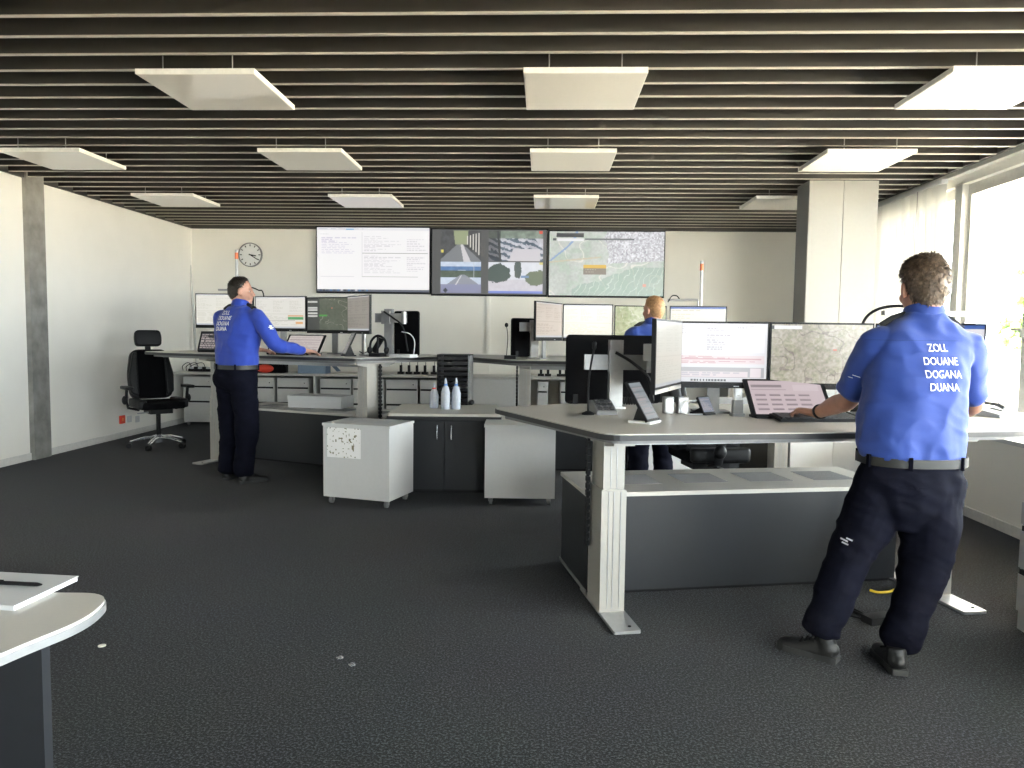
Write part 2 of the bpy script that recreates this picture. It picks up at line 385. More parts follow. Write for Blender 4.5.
# vertical blind in the far bay
vb = thing('vertical_blind', 'white vertical slat blind hanging in the window beside the pillar', 'blind', (3.72, 7.22, .72))
obj('headrail', box(-.03, 0, 2.10, .03, 1.5, 2.14), 'white', vb)
for k in range(17):
    yy = .05 + k * .086; bm = box(-.001, -.048, 0, .001, .048, 2.1)
    o = obj('blind_slat', bm, 'blind', vb, loc=(0, yy, 0), rot=(0, 0, R(42 + random.uniform(-22, 22))))
obj('wand', tube([(-.04, .42, .9), (-.04, .42, 2.1)], .006, 6), 'silver', vb)
# outside
struct('added_sky_shade', box(4.05, YF - 2.2, 3.0, 6.4, YB + .5, 3.2), 'wall'); struct('added_front_sky_shade', box(XL, YF - 2.2, 3.0, 4.05, YF - .2, 3.2), 'wall')  # unseen slabs added to cut high sky light close to the windows
g = struct('ground', box(-60, -60, -1.0, 120, 120, -.9), mat('paving', (0.50, 0.46, 0.40), 0.9, var=0.15, scale=0.4))
def tree(x, y, h, r, lab, seed):
    rs = random.Random(seed); t = thing('tree', lab, 'tree', (x, y, -.9), 0)
    obj('trunk', tube([(0, 0, 0), (.05, .03, h*.3), (0, 0, h*.6)], [.22, .16, .09], 8), mat('bark', (.12, .09, .06), .9, var=.3), t)
    bm = bmesh.new()
    for k in range(60):
        d = Vector((rs.gauss(0, 1), rs.gauss(0, 1), rs.gauss(0, 1))).normalized() * r * rs.random()**.4
        bmesh.ops.create_icosphere(bm, subdivisions=1, radius=r*rs.uniform(.18, .34), matrix=Matrix.Translation((d.x, d.y, h*.62 + d.z*h*.36/r)) @ Matrix.Rotation(rs.random()*3, 4, 'Z'))
    obj('foliage', bm, mat('leaves', (.10, .17, .04), .7, var=.5, scale=3), t)
for (px, d, h, r, lab, s) in ((1013, 62, 4.6, 1.5, 'small pale green tree outside the window', 1), (1046, 75, 14, 3.2, 'tall green tree outside the window behind the smaller one', 2)):
    q = W(px, 330, d); tree(q.x, q.y, h, r, lab, s)
# ------------------------------------------------------------------ sit-stand control desks
def desk(name, label, P, rz, hgt, poly, feet, group):
    t = thing(name, label, 'desk', (P.x, P.y, 0), rz, group)
    obj('tabletop', prism(rpoly([tuple(p) for p in poly], .09), hgt - .006, hgt), 'top', t)
    cx = sum(p[0] for p in poly) / len(poly); cy = sum(p[1] for p in poly) / len(poly)
    big = [(p[0] + .006 * (1 if p[0] > cx else -1), p[1] + .006 * (1 if p[1] > cy else -1)) for p in poly]
    bm = prism(rpoly(big, .09), hgt - .03, hgt - .005)
    o = obj('edge_band', bm, 'edge', t)
    sm = [(p[0] + .05 * (-1 if p[0] > cx else 1), p[1] + .07 * (-1 if p[1] > cy else 1)) for p in poly]
    obj('underframe', prism(rpoly(sm, .06), hgt - .055, hgt - .03), 'grey', t)
    for fu in feet:
        f = obj('foot', prism(rrect(fu, 0, fu + .13, .62, .012), 0, .014), 'footsteel', t)
        obj('bolt', lathe([(.008, 0), (.008, .004)], 8, (fu + .09, .05, .014)), 'black', f)
        bm = bmesh.new(); z1 = .615 if hgt < 1 else .66
        bx(bm, fu, .24, .014, fu + .125, .46, z1)
        c = obj('column_base', bm, 'column', t, bevel=.008)
        for gx in (.035, .06, .065 + .03): obj('groove', box(fu + gx, .237, .03, fu + gx + .004, .2405, z1 - .01), 'footsteel', c)
        bm = box(fu + .010, .25, z1 - .02, fu + .116, .45, hgt - .06)
        c = obj('column_riser', bm, 'column', t, bevel=.006)
        for gx in (.045, .075): obj('groove', box(fu + gx, .2475, z1 + .004, fu + gx + .004, .2505, hgt - .08), 'footsteel', c)
        bm = prism([(.0, hgt - .07), (.0, hgt - .055), (.62, hgt - .055), (.62, hgt - .07), (.5, hgt - .1), (.2, hgt - .1)], 0, .1)
        for v in bm.verts: v.co = Vector((fu + .013 + v.co.z, .1 + v.co.x, v.co.y))
        bmesh.ops.recalc_face_normals(bm, faces=bm.faces); obj('bracket', bm, 'column', t)
        # cable chain behind the column
        bm = bmesh.new(); zz = .3
        side = -.02 if fu < .5 else .145
        while zz < hgt - .08:
            bx(bm, fu + side - .008, .40, zz, fu + side + .008, .44, zz + .026); zz += .036
        bx(bm, fu + side - .006, .41, .3, fu + side + .006, .43, hgt - .07)
        obj('cable_chain', bm, 'black', t)
    bm = box(feet[0] + .05, .33, hgt - .1, feet[-1] + .08, .4, hgt - .058); obj('cross_beam', bm, 'footsteel', t, bevel=.004)
    return t
def plinth(label, P, rz, L, D, hgt, v0=.5, u0=0, group='anthracite floor consoles'):
    t = thing('floor_console', label, 'console', (P.x, P.y, 0), rz, group)
    obj('body', box(u0 + .008, v0 + .008, .02, u0 + L - .008, v0 + D - .008, hgt - .022), 'plinth', t)
    obj('kickboard', box(u0 + .03, v0 + .03, 0, u0 + L - .03, v0 + D - .03, .02), 'black', t)
    obj('base_rail', box(u0, v0, .012, u0 + .006, v0 + D, .03), 'footsteel', t)
    obj('top_board', box(u0, v0, hgt - .022, u0 + L, v0 + D, hgt), 'top', t, bevel=.003)
    n = max(2, int(L / .45))
    for k in range(n):
        x = u0 + .22 + (L - .62) * k / (n - 1); bm = bmesh.new()
        for j in range(9): bx(bm, x, v0 + .2 + j * .03, hgt - .0005, x + .26, v0 + .218 + j * .03, hgt + .002)
        obj('vent_grille', bm, 'grey', t)
    return t
RA = R(12)
PA = at(614, 635)
def loc2(P, rz, q): d = Matrix.Rotation(-rz, 3, 'Z') @ (Vector((q.x, q.y, 0)) - Vector((P.x, P.y, 0))); return (d.x, d.y)
HA = .92
tipA = loc2(PA, RA, at(492, 407.5, HA)); bkA = loc2(PA, RA, at(568, 403.5, HA)); fcA = loc2(PA, RA, at(598, 433, HA))
print('A', tipA, bkA, fcA)
desk('control_desk', 'lowered grey control desk where the man in short sleeves works', PA, RA, HA,
     [(-.05, .0), (2.0, -.02), (2.62, .12), (2.75, 1.15), (2.1, 1.5), (.25, 1.5), tipA], (0.0, 1.80), 'sit-stand control desks')
plinth('anthracite floor console with vents under the lowered desk', PA, RA, 1.80, .60, .545)
RB = R(-22); HB = 1.13
PB = at(192, 464)
tipB = loc2(PB, RB, at(446, 351.5, HB)); leB = loc2(PB, RB, at(143, 346, HB))
print('B', tipB, leB)
desk('control_desk', 'raised control desk where the man in long sleeves stands', PB, RB, HB,
     [(-.80, .10), (-.3, -.02), (2.05, 0), (2.36, 1.25), (2.0, 1.5), (0, 1.5), (-.85, 1.1)], (0.0, 1.86), 'sit-stand control desks')
plinth('anthracite floor console under the raised desk', PB, RB, 1.98, .60, .55)
HC = 1.12; PC = Vector((-.25, 6.85, 0)); RC = 0
tipC = loc2(PC, RC, at(466, 356.5, HC)); print('C', tipC)
desk('control_desk', 'raised control desk where the fair-haired person stands', PC, RC, HC,
     [(-.05, .0), (2.5, 0), (2.7, .45), (2.3, 1.6), (-.6, 1.75), tipC], (0.0, 2.45), 'sit-stand control desks')
plinth('anthracite floor console under the desk of the fair-haired person', PC, RC, 2.2, .55, .55, v0=.5)

# ------------------------------------------------------------------ corner cabinet and white pedestals
p0 = at(391, 493); p1 = at(497, 494)
cab = thing('corner_cabinet', 'anthracite two-door cabinet with pale top carrying spray bottles', 'cabinet', (p0.x, p0.y, 0), math.atan2(p1.y - p0.y, p1.x - p0.x))
Lc = (p1 - p0).length
obj('body', box(0, .02, .03, Lc, .62, .63), 'cabdark', cab)
obj('kickboard', box(.02, .05, 0, Lc - .02, .6, .03), 'black', cab)
obj('cabinet_top', prism(rpoly([(-.03, -.02), (Lc + .03, -.02), (Lc - .02, .85), (-.02, .85)], .02), .66, .682), 'top', cab)
obj('top_edge', prism(rpoly([(-.034, -.024), (Lc + .034, -.024), (Lc - .018, .854), (-.024, .854)], .02), .632, .6605), 'edge', cab)
for k in range(2):
    d = obj('door', box(k * Lc/2 + .002, 0, .035, (k+1) * Lc/2 - .002, .019, .625), 'cabdark', cab, bevel=.001)
    hx = Lc/2 + (-.06 if k == 0 else .06)
    obj('handle', tube([(hx, .0, .59), (hx, -.03, .585), (hx, -.03, .47), (hx, .0, .465)], .006, 8), 'chrome', d)
def pedestal(label, loc, rz, w, d, hgt, group='white mobile pedestals'):
    t = thing('mobile_pedestal', label, 'pedestal', loc, rz, group)
    obj('body', box(.003, .003, .06, w - .003, d, hgt - .02), 'white', t, bevel=.002)
    obj('lid', box(-.004, -.004, hgt - .02, w + .004, d + .004, hgt), 'white', t, bevel=.003)
    for x, y in ((.05, .05), (w - .05, .05), (.05, d - .05), (w - .05, d - .05)):
        c = obj('caster', tube([(x - .012, y, .026), (x + .012, y, .026)], .026, 14), 'grey', t)
        bm = cbox((x, y + .01, .055), (.034, .03, .012)); cbox((x - .016, y + .008, .038), (.003, .022, .03), bm=bm); cbox((x + .016, y + .008, .038), (.003, .022, .03), bm=bm)
        obj('caster_fork', bm, 'silver', c)
    return t
a = at(323, 496, .06); b = at(388, 502, .06)
PL = pedestal('white mobile pedestal with a sheet of marks taped on it', (a.x, a.y, 0), math.atan2(b.y - a.y, b.x - a.x), .587, .42, .645)
a2 = at(484, 498, .06); b2 = at(555, 499, .06)
PR = pedestal('plain white mobile pedestal beside the corner cabinet', (a2.x, a2.y, 0), math.atan2(b2.y - a2.y, b2.x - a2.x), (b2 - a2).length, .36, .645)
q = W(628, 470, 6.75); 
pedestal('white mobile pedestal behind the legs of the fair-haired person', (q.x + .05, 6.9, 0), 0, .58, .40, .60)
q = W(790, 470, 6.9)
t = thing('white_cupboard', 'low white two-door cupboard seen under the lowered desk', 'cupboard', (2.345, 7.09, 0), 0)
obj('body', box(0, .02, 0, .8, .29, .62), 'white', t)
for k in range(2): obj('door', box(k*.4 + .002, 0, .03, k*.4 + .398, .02, .615), 'white', t, bevel=.002)

# ------------------------------------------------------------------ back counter with drawer units
def drawer_unit(label, loc, rz, w, d, h, n=3, wheels=True, group='drawer units along the back wall'):
    t = thing('drawer_unit', label, 'drawer unit', loc, rz, group); z0 = .05 if wheels else .0
    obj('body', box(0, .018, z0, w, d, h), 'cabgrey', t, bevel=.003)
    hs = (h - z0 - .02) / (n + .35); z = h - .012
    for k in range(n):
        hh = hs * (.6 if k == 0 and n > 2 else 1.15)
        dr = obj('drawer', box(.012, 0, z - hh + .006, w - .012, .018, z - .028 if k else z), 'cabgrey', t, bevel=.002)
        if k: obj('handle_slot', box(.012, .006, z - .028, w - .012, .018, z - .004), 'black', dr)
        else: obj('lock', lathe([(.008, 0), (.008, .004)], 8), 'chrome', dr, loc=(w - .06, 0, z - hh * .5), rot=(R(90), 0, 0))
        z -= hh
    if wheels:
        for x in (.05, w - .05):
            for y in (.06, d - .06): obj('caster', tube([(x - .012, y, .025), (x + .012, y, .025)], .025, 12), 'grey', t)
    return t
YC = 10.3
cl = W(150, 370, YC).x; 
ct = thing('counter', 'long pale worktop running along the back wall under the screens', 'counter', (0, 0, 0))
obj('worktop', box(XL + .02, YC - .02, .735, 2.6, YB - .03, .765), 'top', ct, bevel=.003)
for px in (314, 470, 519, 640, 730): 
    x = W(px, 370, YC).x; obj('side_panel', box(x - .012, YC, 0, x + .012, YB - .05, .735), 'cabgrey', ct)
spans = [(182, 212), (212, 242), (243, 273), (276, 308), (319, 350), (352, 383), (385, 417), (419, 450), (537, 548), (560, 592), (594, 626)]
names = ['in the corner behind the office chair', 'second from the wall corner', 'below the black bag', 'below the blue-grey card box, near the bag', 'under the blue-grey card box edge', 'behind the lift column of the raised desk', 'below the radio chargers', 'beside the tray tower', 'narrow one beside the bright lift column', 'under the chargers next to the narrow unit', 'behind the fair-haired person']
for (a, b), nm in zip(spans, names):
    x0 = W(a, 400, YC).x; x1 = W(b, 400, YC).x
    drawer_unit(f'grey drawer unit under back counter, {nm}', (x0, YC + .03, 0), 0, x1 - x0, .55, .70)
x0 = W(471, 400, YC).x; x1 = W(518, 400, YC).x
t = thing('wall_cupboard', 'plain pale cupboard front under the counter behind the tray tower', 'cupboard', (x0, YC, 0))
obj('body', box(.012, .02, 0, x1 - x0 - .012, .6, .73), 'cabgrey', t); obj('door', box(.015, 0, .04, x1 - x0 - .015, .02, .725), 'cabgrey', t, bevel=.002)
# drawer unit cut by the right edge of the frame
q = at(1013, 628)
drawer_unit('grey drawer unit standing against the window wall near the standing man', (q.x, q.y, 0), R(-90), .8, .6, .62, 3, False, None)
# near left table
tt = thing('side_table', 'rounded pale table with a notepad and pen on it', 'table', (0, 0, 0))
ht = .74
A0, A1, A2 = at(0, 592, ht), at(103, 598, ht), at(0, 653, ht)
far = at(-150, 592, ht); nr = at(-150, 725, ht)
pts = [(nr.x, nr.y), (A1.x + .008, A1.y), (A0.x + .10, A0.y), (far.x, far.y)]
obj('tabletop', prism(rpoly([(A2.x, A2.y), (at(88, 618, ht).x, at(88, 618, ht).y), (at(112, 593, ht).x, at(112, 593, ht).y), (A0.x, A0.y), (far.x, far.y), (nr.x, nr.y)], .16, 8), ht - .008, ht), 'top', tt)
obj('edge_band', prism(rpoly([(A2.x, A2.y - .004), (at(88, 618, ht).x + .004, at(88, 618, ht).y - .004), (at(112, 593, ht).x + .005, at(112, 593, ht).y), (A0.x, A0.y + .004), (far.x, far.y + .004), (nr.x, nr.y - .004)], .16, 8), ht - .024, ht - .007), 'footsteel', tt)
e1 = W(43, 700, at(43, 655, ht).y + .35)
obj('side_panel', box(e1.x - .75, e1.y, 0, e1.x, e1.y + .03, ht - .024), 'plinth', tt)
n0 = at(53, 592, ht + .012)
nb = thing('notepad', 'white notepad lying on the rounded table', 'notepad', (n0.x - .16, n0.y + .02, ht + .0005), R(-4))
obj('pages', box(-.14, -.10, 0, .14, .10, .010), 'paper', nb); obj('cover', box(-.142, -.102, .010, .142, .102, .012), 'paper', nb)
obj('spine_strip', box(-.143, -.1035, .004, .06, -.1022, .009), 'black', nb)
pn = thing('pen', 'black pen lying on the notepad', 'pen', (n0.x - .12, n0.y + .035, ht + .0175), R(-3))
obj('barrel', tube([(-.07, 0, 0), (.06, 0, 0), (.072, 0, 0)], [.005, .005, .002], 8), 'black', pn); obj('clip', box(-.065, -.001, .004, -.025, .001, .007), 'black', pn)
# floor outlets
q = at(102, 646); tag(obj('floor_disc', lathe([(.016, 0), (.016, .003), (.012, .004)], 18, (q.x, q.y, 0)), mat('cream_plastic', (.8, .79, .7), .5), smooth=True), 'small cream plastic disc lying on the carpet', 'disc')
for (x, y, s) in ((340, 658, 'the one with a dark slot'), (352, 665, 'the rounder one')):
    q = at(x, y); f = thing('floor_stud', f'small metal stud set in the carpet, {s}', 'stud', (q.x, q.y, 0), 0)
    obj('cap', lathe([(.015, 0), (.015, .003), (.010, .006)], 14), 'chrome', f, smooth=True); obj('slot', box(-.007, -.002, .005, .007, .002, .0068), 'black', f)
# ------------------------------------------------------------------ pictures shown on screens
def pic_doc(w, h, seed=1, bgc=(232, 230, 228), tint=(205, 200, 196)):
    a = canvas(w, h, bgc); rs = np.random.RandomState(seed)
    rect(a, 0, 0, 1, .04, (215, 216, 220)); textlines(a, .02, .05, .6, .09, 1, tint, seed)
    for k in range(3): textlines(a, .03 + .33*k, .13, .30 + .33*k, .5, 9, tint, seed + k)
    rect(a, .02, .54, .98, .555, tint); textlines(a, .03, .6, .97, .92, 9, tint, seed + 9); rect(a, 0, .965, 1, 1, (190, 194, 200)); return a
def pic_map(w, h, seed, base, veg, road, amp=40, sc=24):
    a = canvas(w, h, base); n = fnoise(w, h, w/6, seed, 4); m = fnoise(w, h, w/18, seed + 5, 4); k = fnoise(w, h, 3, seed + 9, 2)
    a += (n[..., None] - .5) * amp; f = np.clip((m - .48) * 6, 0, 1)[..., None]; a = a * (1 - f * .6) + np.asarray(veg) * f * .6
    r = np.abs(fnoise(w, h, w/5, seed + 20, 2) - .5) < .012; a[r] = road; a += (k[..., None] - .5) * sc
    return a
def pic_tv1():
    a = canvas(200, 112, (253, 252, 252)); g = (226, 222, 228)
    rect(a, 0, 0, 1, .05, (238, 238, 240)); textlines(a, .02, .02, .6, .05, 1, (190, 195, 205), 3); rect(a, .26, .02, .33, .04, (120, 180, 225))
    textlines(a, .03, .10, .16, .13, 1, g, 1); textlines(a, .04, .16, .36, .42, 10, (220, 214, 232), 4); textlines(a, .42, .14, .76, .38, 10, g, 5)
    textlines(a, .80, .18, .97, .38, 6, g, 6); rect(a, .40, .40, .985, .408, (150, 150, 150)); textlines(a, .42, .44, .76, .72, 12, g, 7); textlines(a, .80, .46, .97, .7, 8, g, 8)
    rect(a, .40, .08, .402, .76, g); rect(a, .40, .76, .9, .765, (190, 190, 190)); rect(a, .03, .76, .33, .763, g)
    rect(a, 0, .965, 1, 1, (105, 110, 120))
    for k in range(14): rect(a, .02 + k*.032, .968, .04 + k*.032, .995, random.choice([(40, 60, 90), (60, 120, 170), (220, 220, 225), (30, 35, 45)]))
    return a
def feed(a, x0, y0, x1, y1, kind):
    h, w = a.shape[:2]; X0, X1, Y0, Y1 = int(x0*w), int(x1*w), int(y0*h), int(y1*h); W_, H_ = X1-X0, Y1-Y0
    u = (np.arange(W_)+.5)/W_; v = (np.arange(H_)+.5)/H_; U, V = np.meshgrid(u, v); f = np.zeros((H_, W_, 3)); n = fnoise(W_, H_, 6, kind + 3, 3)[..., None]
    if kind == 0:      # covered road
        f[:] = (62, 64, 66); f += (n - .5) * 60; sky = (V < .45) & (np.abs(U - .5) < .14 + .1*(.45 - V)); f[sky] = (150, 160, 120)
        road = (V > .45) & (np.abs(U - .48) < .08 + (V - .45) * .85); f[road] = (120, 124, 128)
        f[(V > .45) & (np.abs(U - (.52 + (V-.45)*.25)) < .03 + .11*(V-.45))] = (215, 212, 215)
        for k in range(5):
            x = .66 + k*.07; f[(np.abs(U - x) < .016) & (V > .16 - .02*k) & (V < .45 + .08*k)] = (225, 222, 210)
        f[(np.abs(U - .04) < .03) & (np.abs(V - .66) < .04)] = (240, 225, 90)
    elif kind == 1:    # open road with hills
        f[:] = (205, 220, 240); f[(V > .14) & (V < .30 + .05*np.sin(U*9))] = (80, 120, 175); f[(V > .28) & (V < .5)] = (70, 85, 70); f += (n - .5) * 40
        road = (V > .40) & (np.abs(U - .55) < .02 + (V - .38)*1.1); f[road] = (142, 146, 158); f[(V > .72)] = (135, 138, 172)
        f[(np.abs(U - (.53 - (V-.4)*.45)) < .008 + .012*V) & (V > .42) & (V < .75)] = (225, 225, 228)
        f[(np.abs(U - .82) < .008) & (V < .5)] = (200, 205, 210); f[(np.abs(U-.12) + np.abs(V-.92)*.7) < .06] = (45, 50, 60)
    elif kind == 2:    # tree shadows on pavement
        f[:] = (196, 196, 205); s = np.sin((U*1.2 - V*2.2)*14 + 5*n[..., 0]) > .1; f[s & (V > .25) & (U - V*.4 < .75)] = (70, 88, 104)
        f[V < .25] = (120, 135, 120); f += (n - .5) * 70; f[(U < .22)] = f[(U < .22)] * .55; f[np.abs(U - .17 - .05*V) < .02] = (45, 50, 52)
        f[(V > .6) & (U > .45 - (V-.6)*.2) & (U < .95)] = (212, 208, 214); f[(np.abs(U-.96) < .03) & (V < .1)] = (230, 60, 40)
    else:              # junction with bushes
        f[:] = (228, 232, 240); f[(V > .55)] = (214, 210, 218); f += (n - .5) * 22
        b = ((U-.18)/.24)**2 + ((V-.36)/.3)**2 + (n[..., 0]-.5) < 1; f[b] = (62, 78, 72)
        b = ((U-.54)/.07)**2 + ((V-.22)/.3)**2 + (n[..., 0]-.5) < 1; f[b] = (70, 84, 80); b = ((U-.88)/.2)**2 + ((V-.5)/.25)**2 + (n[..., 0]-.5) < 1; f[b] = (104, 116, 88)
        f[(V > .42) & (V < .5) & (U > .6) & (U < .75)] = (110, 145, 190); f[(V > .93)] = (110, 130, 220); f[(V < .08) & (U > .94)] = (235, 220, 120)
    a[Y0:Y1, X0:X1] = f
def pic_tv2():
    a = canvas(200, 112, (74, 75, 74))
    feed(a, .075, .02, .43, .5, 0); feed(a, .075, .5, .43, .985, 1); feed(a, .495, .02, .97, .49, 2); feed(a, .495, .5, .97, .985, 3); return a*.84 + 36
def pic_tv3():
    w, h = 200, 112; a = pic_map(w, h, 11, (196, 202, 194), (172, 196, 172), (232, 228, 215), 36, 26)
    U, V = np.meshgrid((np.arange(w)+.5)/w, (np.arange(h)+.5)/h); n = fnoise(w, h, 2.2, 3, 2); n2 = fnoise(w, h, 14, 8, 3)
    m = (V < .5 - .1*(U - .5)) & (U > .45 + .1*n2); a[m] = (206, 206, 212) ; a[m] += ((n - .5)[..., None]*150)[m]
    m = (V > .95 - .62*U + .12*n2) & (V > .55) & (U > .2); a[m] = a[m]*.35 + np.array((142, 172, 152))*.65; s = np.abs(np.sin((U*3 + V*.9)*17 + 4*n2)) < .16; a[m & s] = (198, 214, 204)
    a[np.abs(U - .16 + .45*(V - .18) - .03*np.sin(V*9)) < .012] = (130, 160, 205); a[(np.abs(V - .48 + .18*U) < .012) & (U < .45)] = (205, 192, 160)
    rect(a, .06, .03, .30, .09, (38, 40, 42)); rect(a, .07, .11, .30, .155, (246, 246, 246)); rect(a, .31, .115, .74, .14, (92, 96, 98)); rect(a, .03, .11, .06, .15, (60, 62, 64))
    rect(a, .30, .52, .50, .58, (226, 176, 40)); rect(a, .30, .58, .50, .67, (120, 108, 92)); textlines(a, .32, .59, .48, .66, 2, (190, 180, 165), 2)
    rect(a, .82, .82, .85, .86, (240, 150, 130)); return a*.82 + 42
def pic_form(w=130, h=84, warm=False):
    a = canvas(w, h, (222, 220, 224) if not warm else (228, 226, 214)); g = (186, 182, 190)
    textlines(a, .03, .05, .3, .2, 4, g, 1); textlines(a, .4, .04, .66, .16, 3, g, 2); textlines(a, .7, .04, .97, .1, 2, g, 3)
    rect(a, .03, .24, .38, .5, (230, 228, 232)); rect(a, .68, .12, .98, .5, (232, 230, 234)); textlines(a, .4, .2, .64, .48, 7, g, 4)
    rect(a, .02, .55, .98, .7, (224, 205, 208)); textlines(a, .03, .56, .97, .7, 5, (200, 150, 155), 5); rect(a, .02, .60, .95, .625, (205, 160, 165))
    rect(a, .02, .76, .98, .93, (170, 168, 172)); rect(a, .14, .83, .82, .92, (218, 204, 208)); rect(a, .84, .77, .95, .92, (222, 208, 212)); textlines(a, .16, .84, .8, .92, 2, g, 6)
    rect(a, 0, .95, 1, 1, (205, 205, 210))
    for k in range(12): rect(a, .25 + .03*k, .955, .27 + .03*k, .995, (60, 62, 70))
    return a
def pic_touch(w=80, h=50, seed=0):
    a = canvas(w, h, (206, 190, 194)); rect(a, .03, .12, .45, .2, (150, 138, 142)); rect(a, .03, .26, .5, .29, (168, 154, 158)); rect(a, .6, .12, .95, .3, (214, 200, 204))
    for j in range(4):
        for i in range(4): rect(a, .06 + .2*i, .42 + .14*j, .2 + .2*i, .46 + .14*j, (146, 132, 138)); rect(a, .05 + .2*i, .40 + .14*j, .21 + .2*i, .405 + .14*j, (176, 160, 166))
    return a
def pic_lines(w=80, h=50, bgc=(206, 196, 192), c=(150, 138, 138), seed=4):
    a = canvas(w, h, bgc)
    for k in range(6): rect(a, .03, .1 + .15*k, .97, .13 + .15*k, c)
    textlines(a, .05, .14, .95, .95, 10, (180, 168, 168), seed); return a
def pic_table(w=90, h=58, warm=(228, 226, 218)):
    a = pic_doc(w, h, 12, warm, (205, 202, 194)); rect(a, .66, .60, .97, .63, (225, 150, 80)); rect(a, .66, .64, .97, .73, (84, 160, 100)); rect(a, .82, .8, .96, .87, (230, 170, 110)); rect(a, .3, .75, .8, .77, (170, 168, 160)); return a
def pic_dark(w=90, h=58):
    a = pic_map(w, h, 31, (86, 92, 78), (66, 76, 60), (140, 142, 128), 24, 20); rect(a, 0, 0, .26, 1, (58, 60, 58))
    for k in (.1, .28, .36, .46, .54): rect(a, .02, k, .22, k + .05, (215, 215, 210))
    rect(a, .25, .52, .42, .58, (70, 170, 60)); rect(a, .5, .3, .53, .33, (225, 120, 90)); return a
def pic_bar(w=80, h=52, c=(240, 238, 228)):
    a = canvas(w, h, c); rect(a, 0, 0, 1, .06, (60, 100, 180)); textlines(a, .03, .1, .9, .16, 1, (210, 200, 170), 2); textlines(a, .03, .22, .6, .9, 12, (225, 215, 185), 3); return a
# ------------------------------------------------------------------ wall screens
def tv(label, px0, px1, py0, py1, a):
    A = W(px0, (py0 + py1)/2, YB - .07); B = W(px1, (py0 + py1)/2, YB - .07); w = B.x - A.x - .004; cx = (A.x + B.x)/2
    T = W((px0+px1)/2, py0, YB - .07).z; Bz = W((px0+px1)/2, py1, YB - .07).z; h = T - Bz
    t = thing('wall_screen', label, 'screen', (cx, YB - .07, Bz), 0, 'large wall screens')
    obj('casing', box(-w/2, 0, 0, w/2, .07, h), 'black', t, bevel=.004)
    obj('display', pixmesh(a, w - .03, h - .04), 'screen', t, loc=(0, -.002, h/2 + .004))
tv('large wall screen showing a pale white document table', 316, 430.5, 226.5, 293.5, pic_tv1())
tv('large wall screen showing four road camera pictures', 431, 547.5, 228.5, 296, pic_tv2())
tv('large wall screen showing a green aerial map', 548, 665, 230.5, 297.5, pic_tv3())
# clock
q = W(251, 255, YB); ck = thing('wall_clock', 'round grey wall clock on the back wall beside the screens', 'clock', (q.x, YB, q.z))
ck.rotation_euler = (R(90), 0, 0)
obj('rim', lathe([(.178, 0), (.178, .045), (.168, .05), (.164, .04), (.164, .0)], 40), 'grey', ck, smooth=True)
obj('face', lathe([(.166, .0), (.166, .03), (.02, .031)], 40), 'clockface', ck)
bm = bmesh.new()
for k in range(12):
    m = Matrix.Rotation(R(30*k), 4, 'Z'); bx(bm, -.006, .125, .031, .006, .155, .034, 0, m)
obj('hour_marks', bm, 'black', ck)
for nm, ang, l, wd in (('hour_hand', -100, .09, .008), ('minute_hand', -122, .135, .006)):
    obj(nm, bx(bmesh.new(), -wd, -.02, .034, wd, l, .037, 0, Matrix.Rotation(R(ang), 4, 'Z')), 'black', ck)
# ------------------------------------------------------------------ monitors
def monitor(label, L, Rr, ztop, a, hgt=.375, group='desk monitors', zd=None, logo=False):
    """L, Rr: floor plan ends of the panel as seen from its front"""
    L = Vector((L[0], L[1], 0)); Rr = Vector((Rr[0], Rr[1], 0)); w = (Rr - L).length; c = (L + Rr)/2; rz = math.atan2(Rr.y - L.y, Rr.x - L.x)
    t = thing('monitor', label, 'monitor', (c.x, c.y, ztop - hgt), rz, group)
    obj('casing', box(-w/2, 0, 0, w/2, .022, hgt), 'black', t, bevel=.003)
    obj('back_bulge', box(-w*.3, .02, hgt*.15, w*.3, .05, hgt*.85), 'black', t, bevel=.01)
    obj('display', pixmesh(a, w - .018, hgt - .045), 'screen', t, loc=(0, -.0012, hgt/2 + .012))
    zd = zd or (HA if ztop < 1.55 else (HB if c.x < -1 else HC)); dz = zd - (ztop - hgt)
    if not logo:
        nm_ = 'silver' if zd != HA else 'grey'
        obj('stand_neck', bx(bmesh.new(), -.035, .05, dz + .01, .035, .065, hgt*.5), nm_, t, bevel=.003); obj('stand_foot', box(-.10, .05, dz, .10, .2, dz + .012), nm_, t, bevel=.003)
    else: obj('mount_arm', bx(bmesh.new(), -.04, .05, hgt*.42, .04, .13, hgt*.66), 'silver', t, bevel=.006)
    obj('chin_bar', box(-w/2, -.002, 0, w/2, .0, .022), 'silver' if logo else 'black', t)
    if logo: obj('maker_badge', lathe([(.007, 0), (.007, .002)], 12), 'chrome', t, loc=(.0, -.002, .011), rot=(R(90), 0, 0))
    else: obj('power_light', cbox((w*.2, -.003, .011), (.03, .001, .005)), 'paper', t)
    return t
def X(px, y): return (W(px, 340, y).x, y)
YA = 4.22; ZA = W(720, 321.5, YA).z
mA2 = X(769, YA); 
monitor('monitor with grey metal chin turned sideways, on the lowered desk', X(656, 3.66), X(682, 4.19), ZA, pic_doc(90, 60, 5, (206, 204, 192), (192, 190, 178)), logo=True)
monitor('monitor showing a pinkish form with grey blocks, on the lowered desk', (mA2[0] - .575, YA + .01), mA2, ZA, pic_form())
monitor('monitor showing a pale map, behind the man in short sleeves', X(770, YA), (X(770, YA)[0] + .575, YA + .01), ZA,
        (lambda a: (rect(a, .03, .03, .30, .09, (240, 240, 240)), rect(a, .0, .03, .03, .09, (60, 60, 60)), rect(a, .62, .42, .66, .45, (230, 130, 110)), a)[-1])(pic_map(130, 84, 17, (188, 182, 166), (168, 168, 140), (158, 148, 138), 34, 60)))
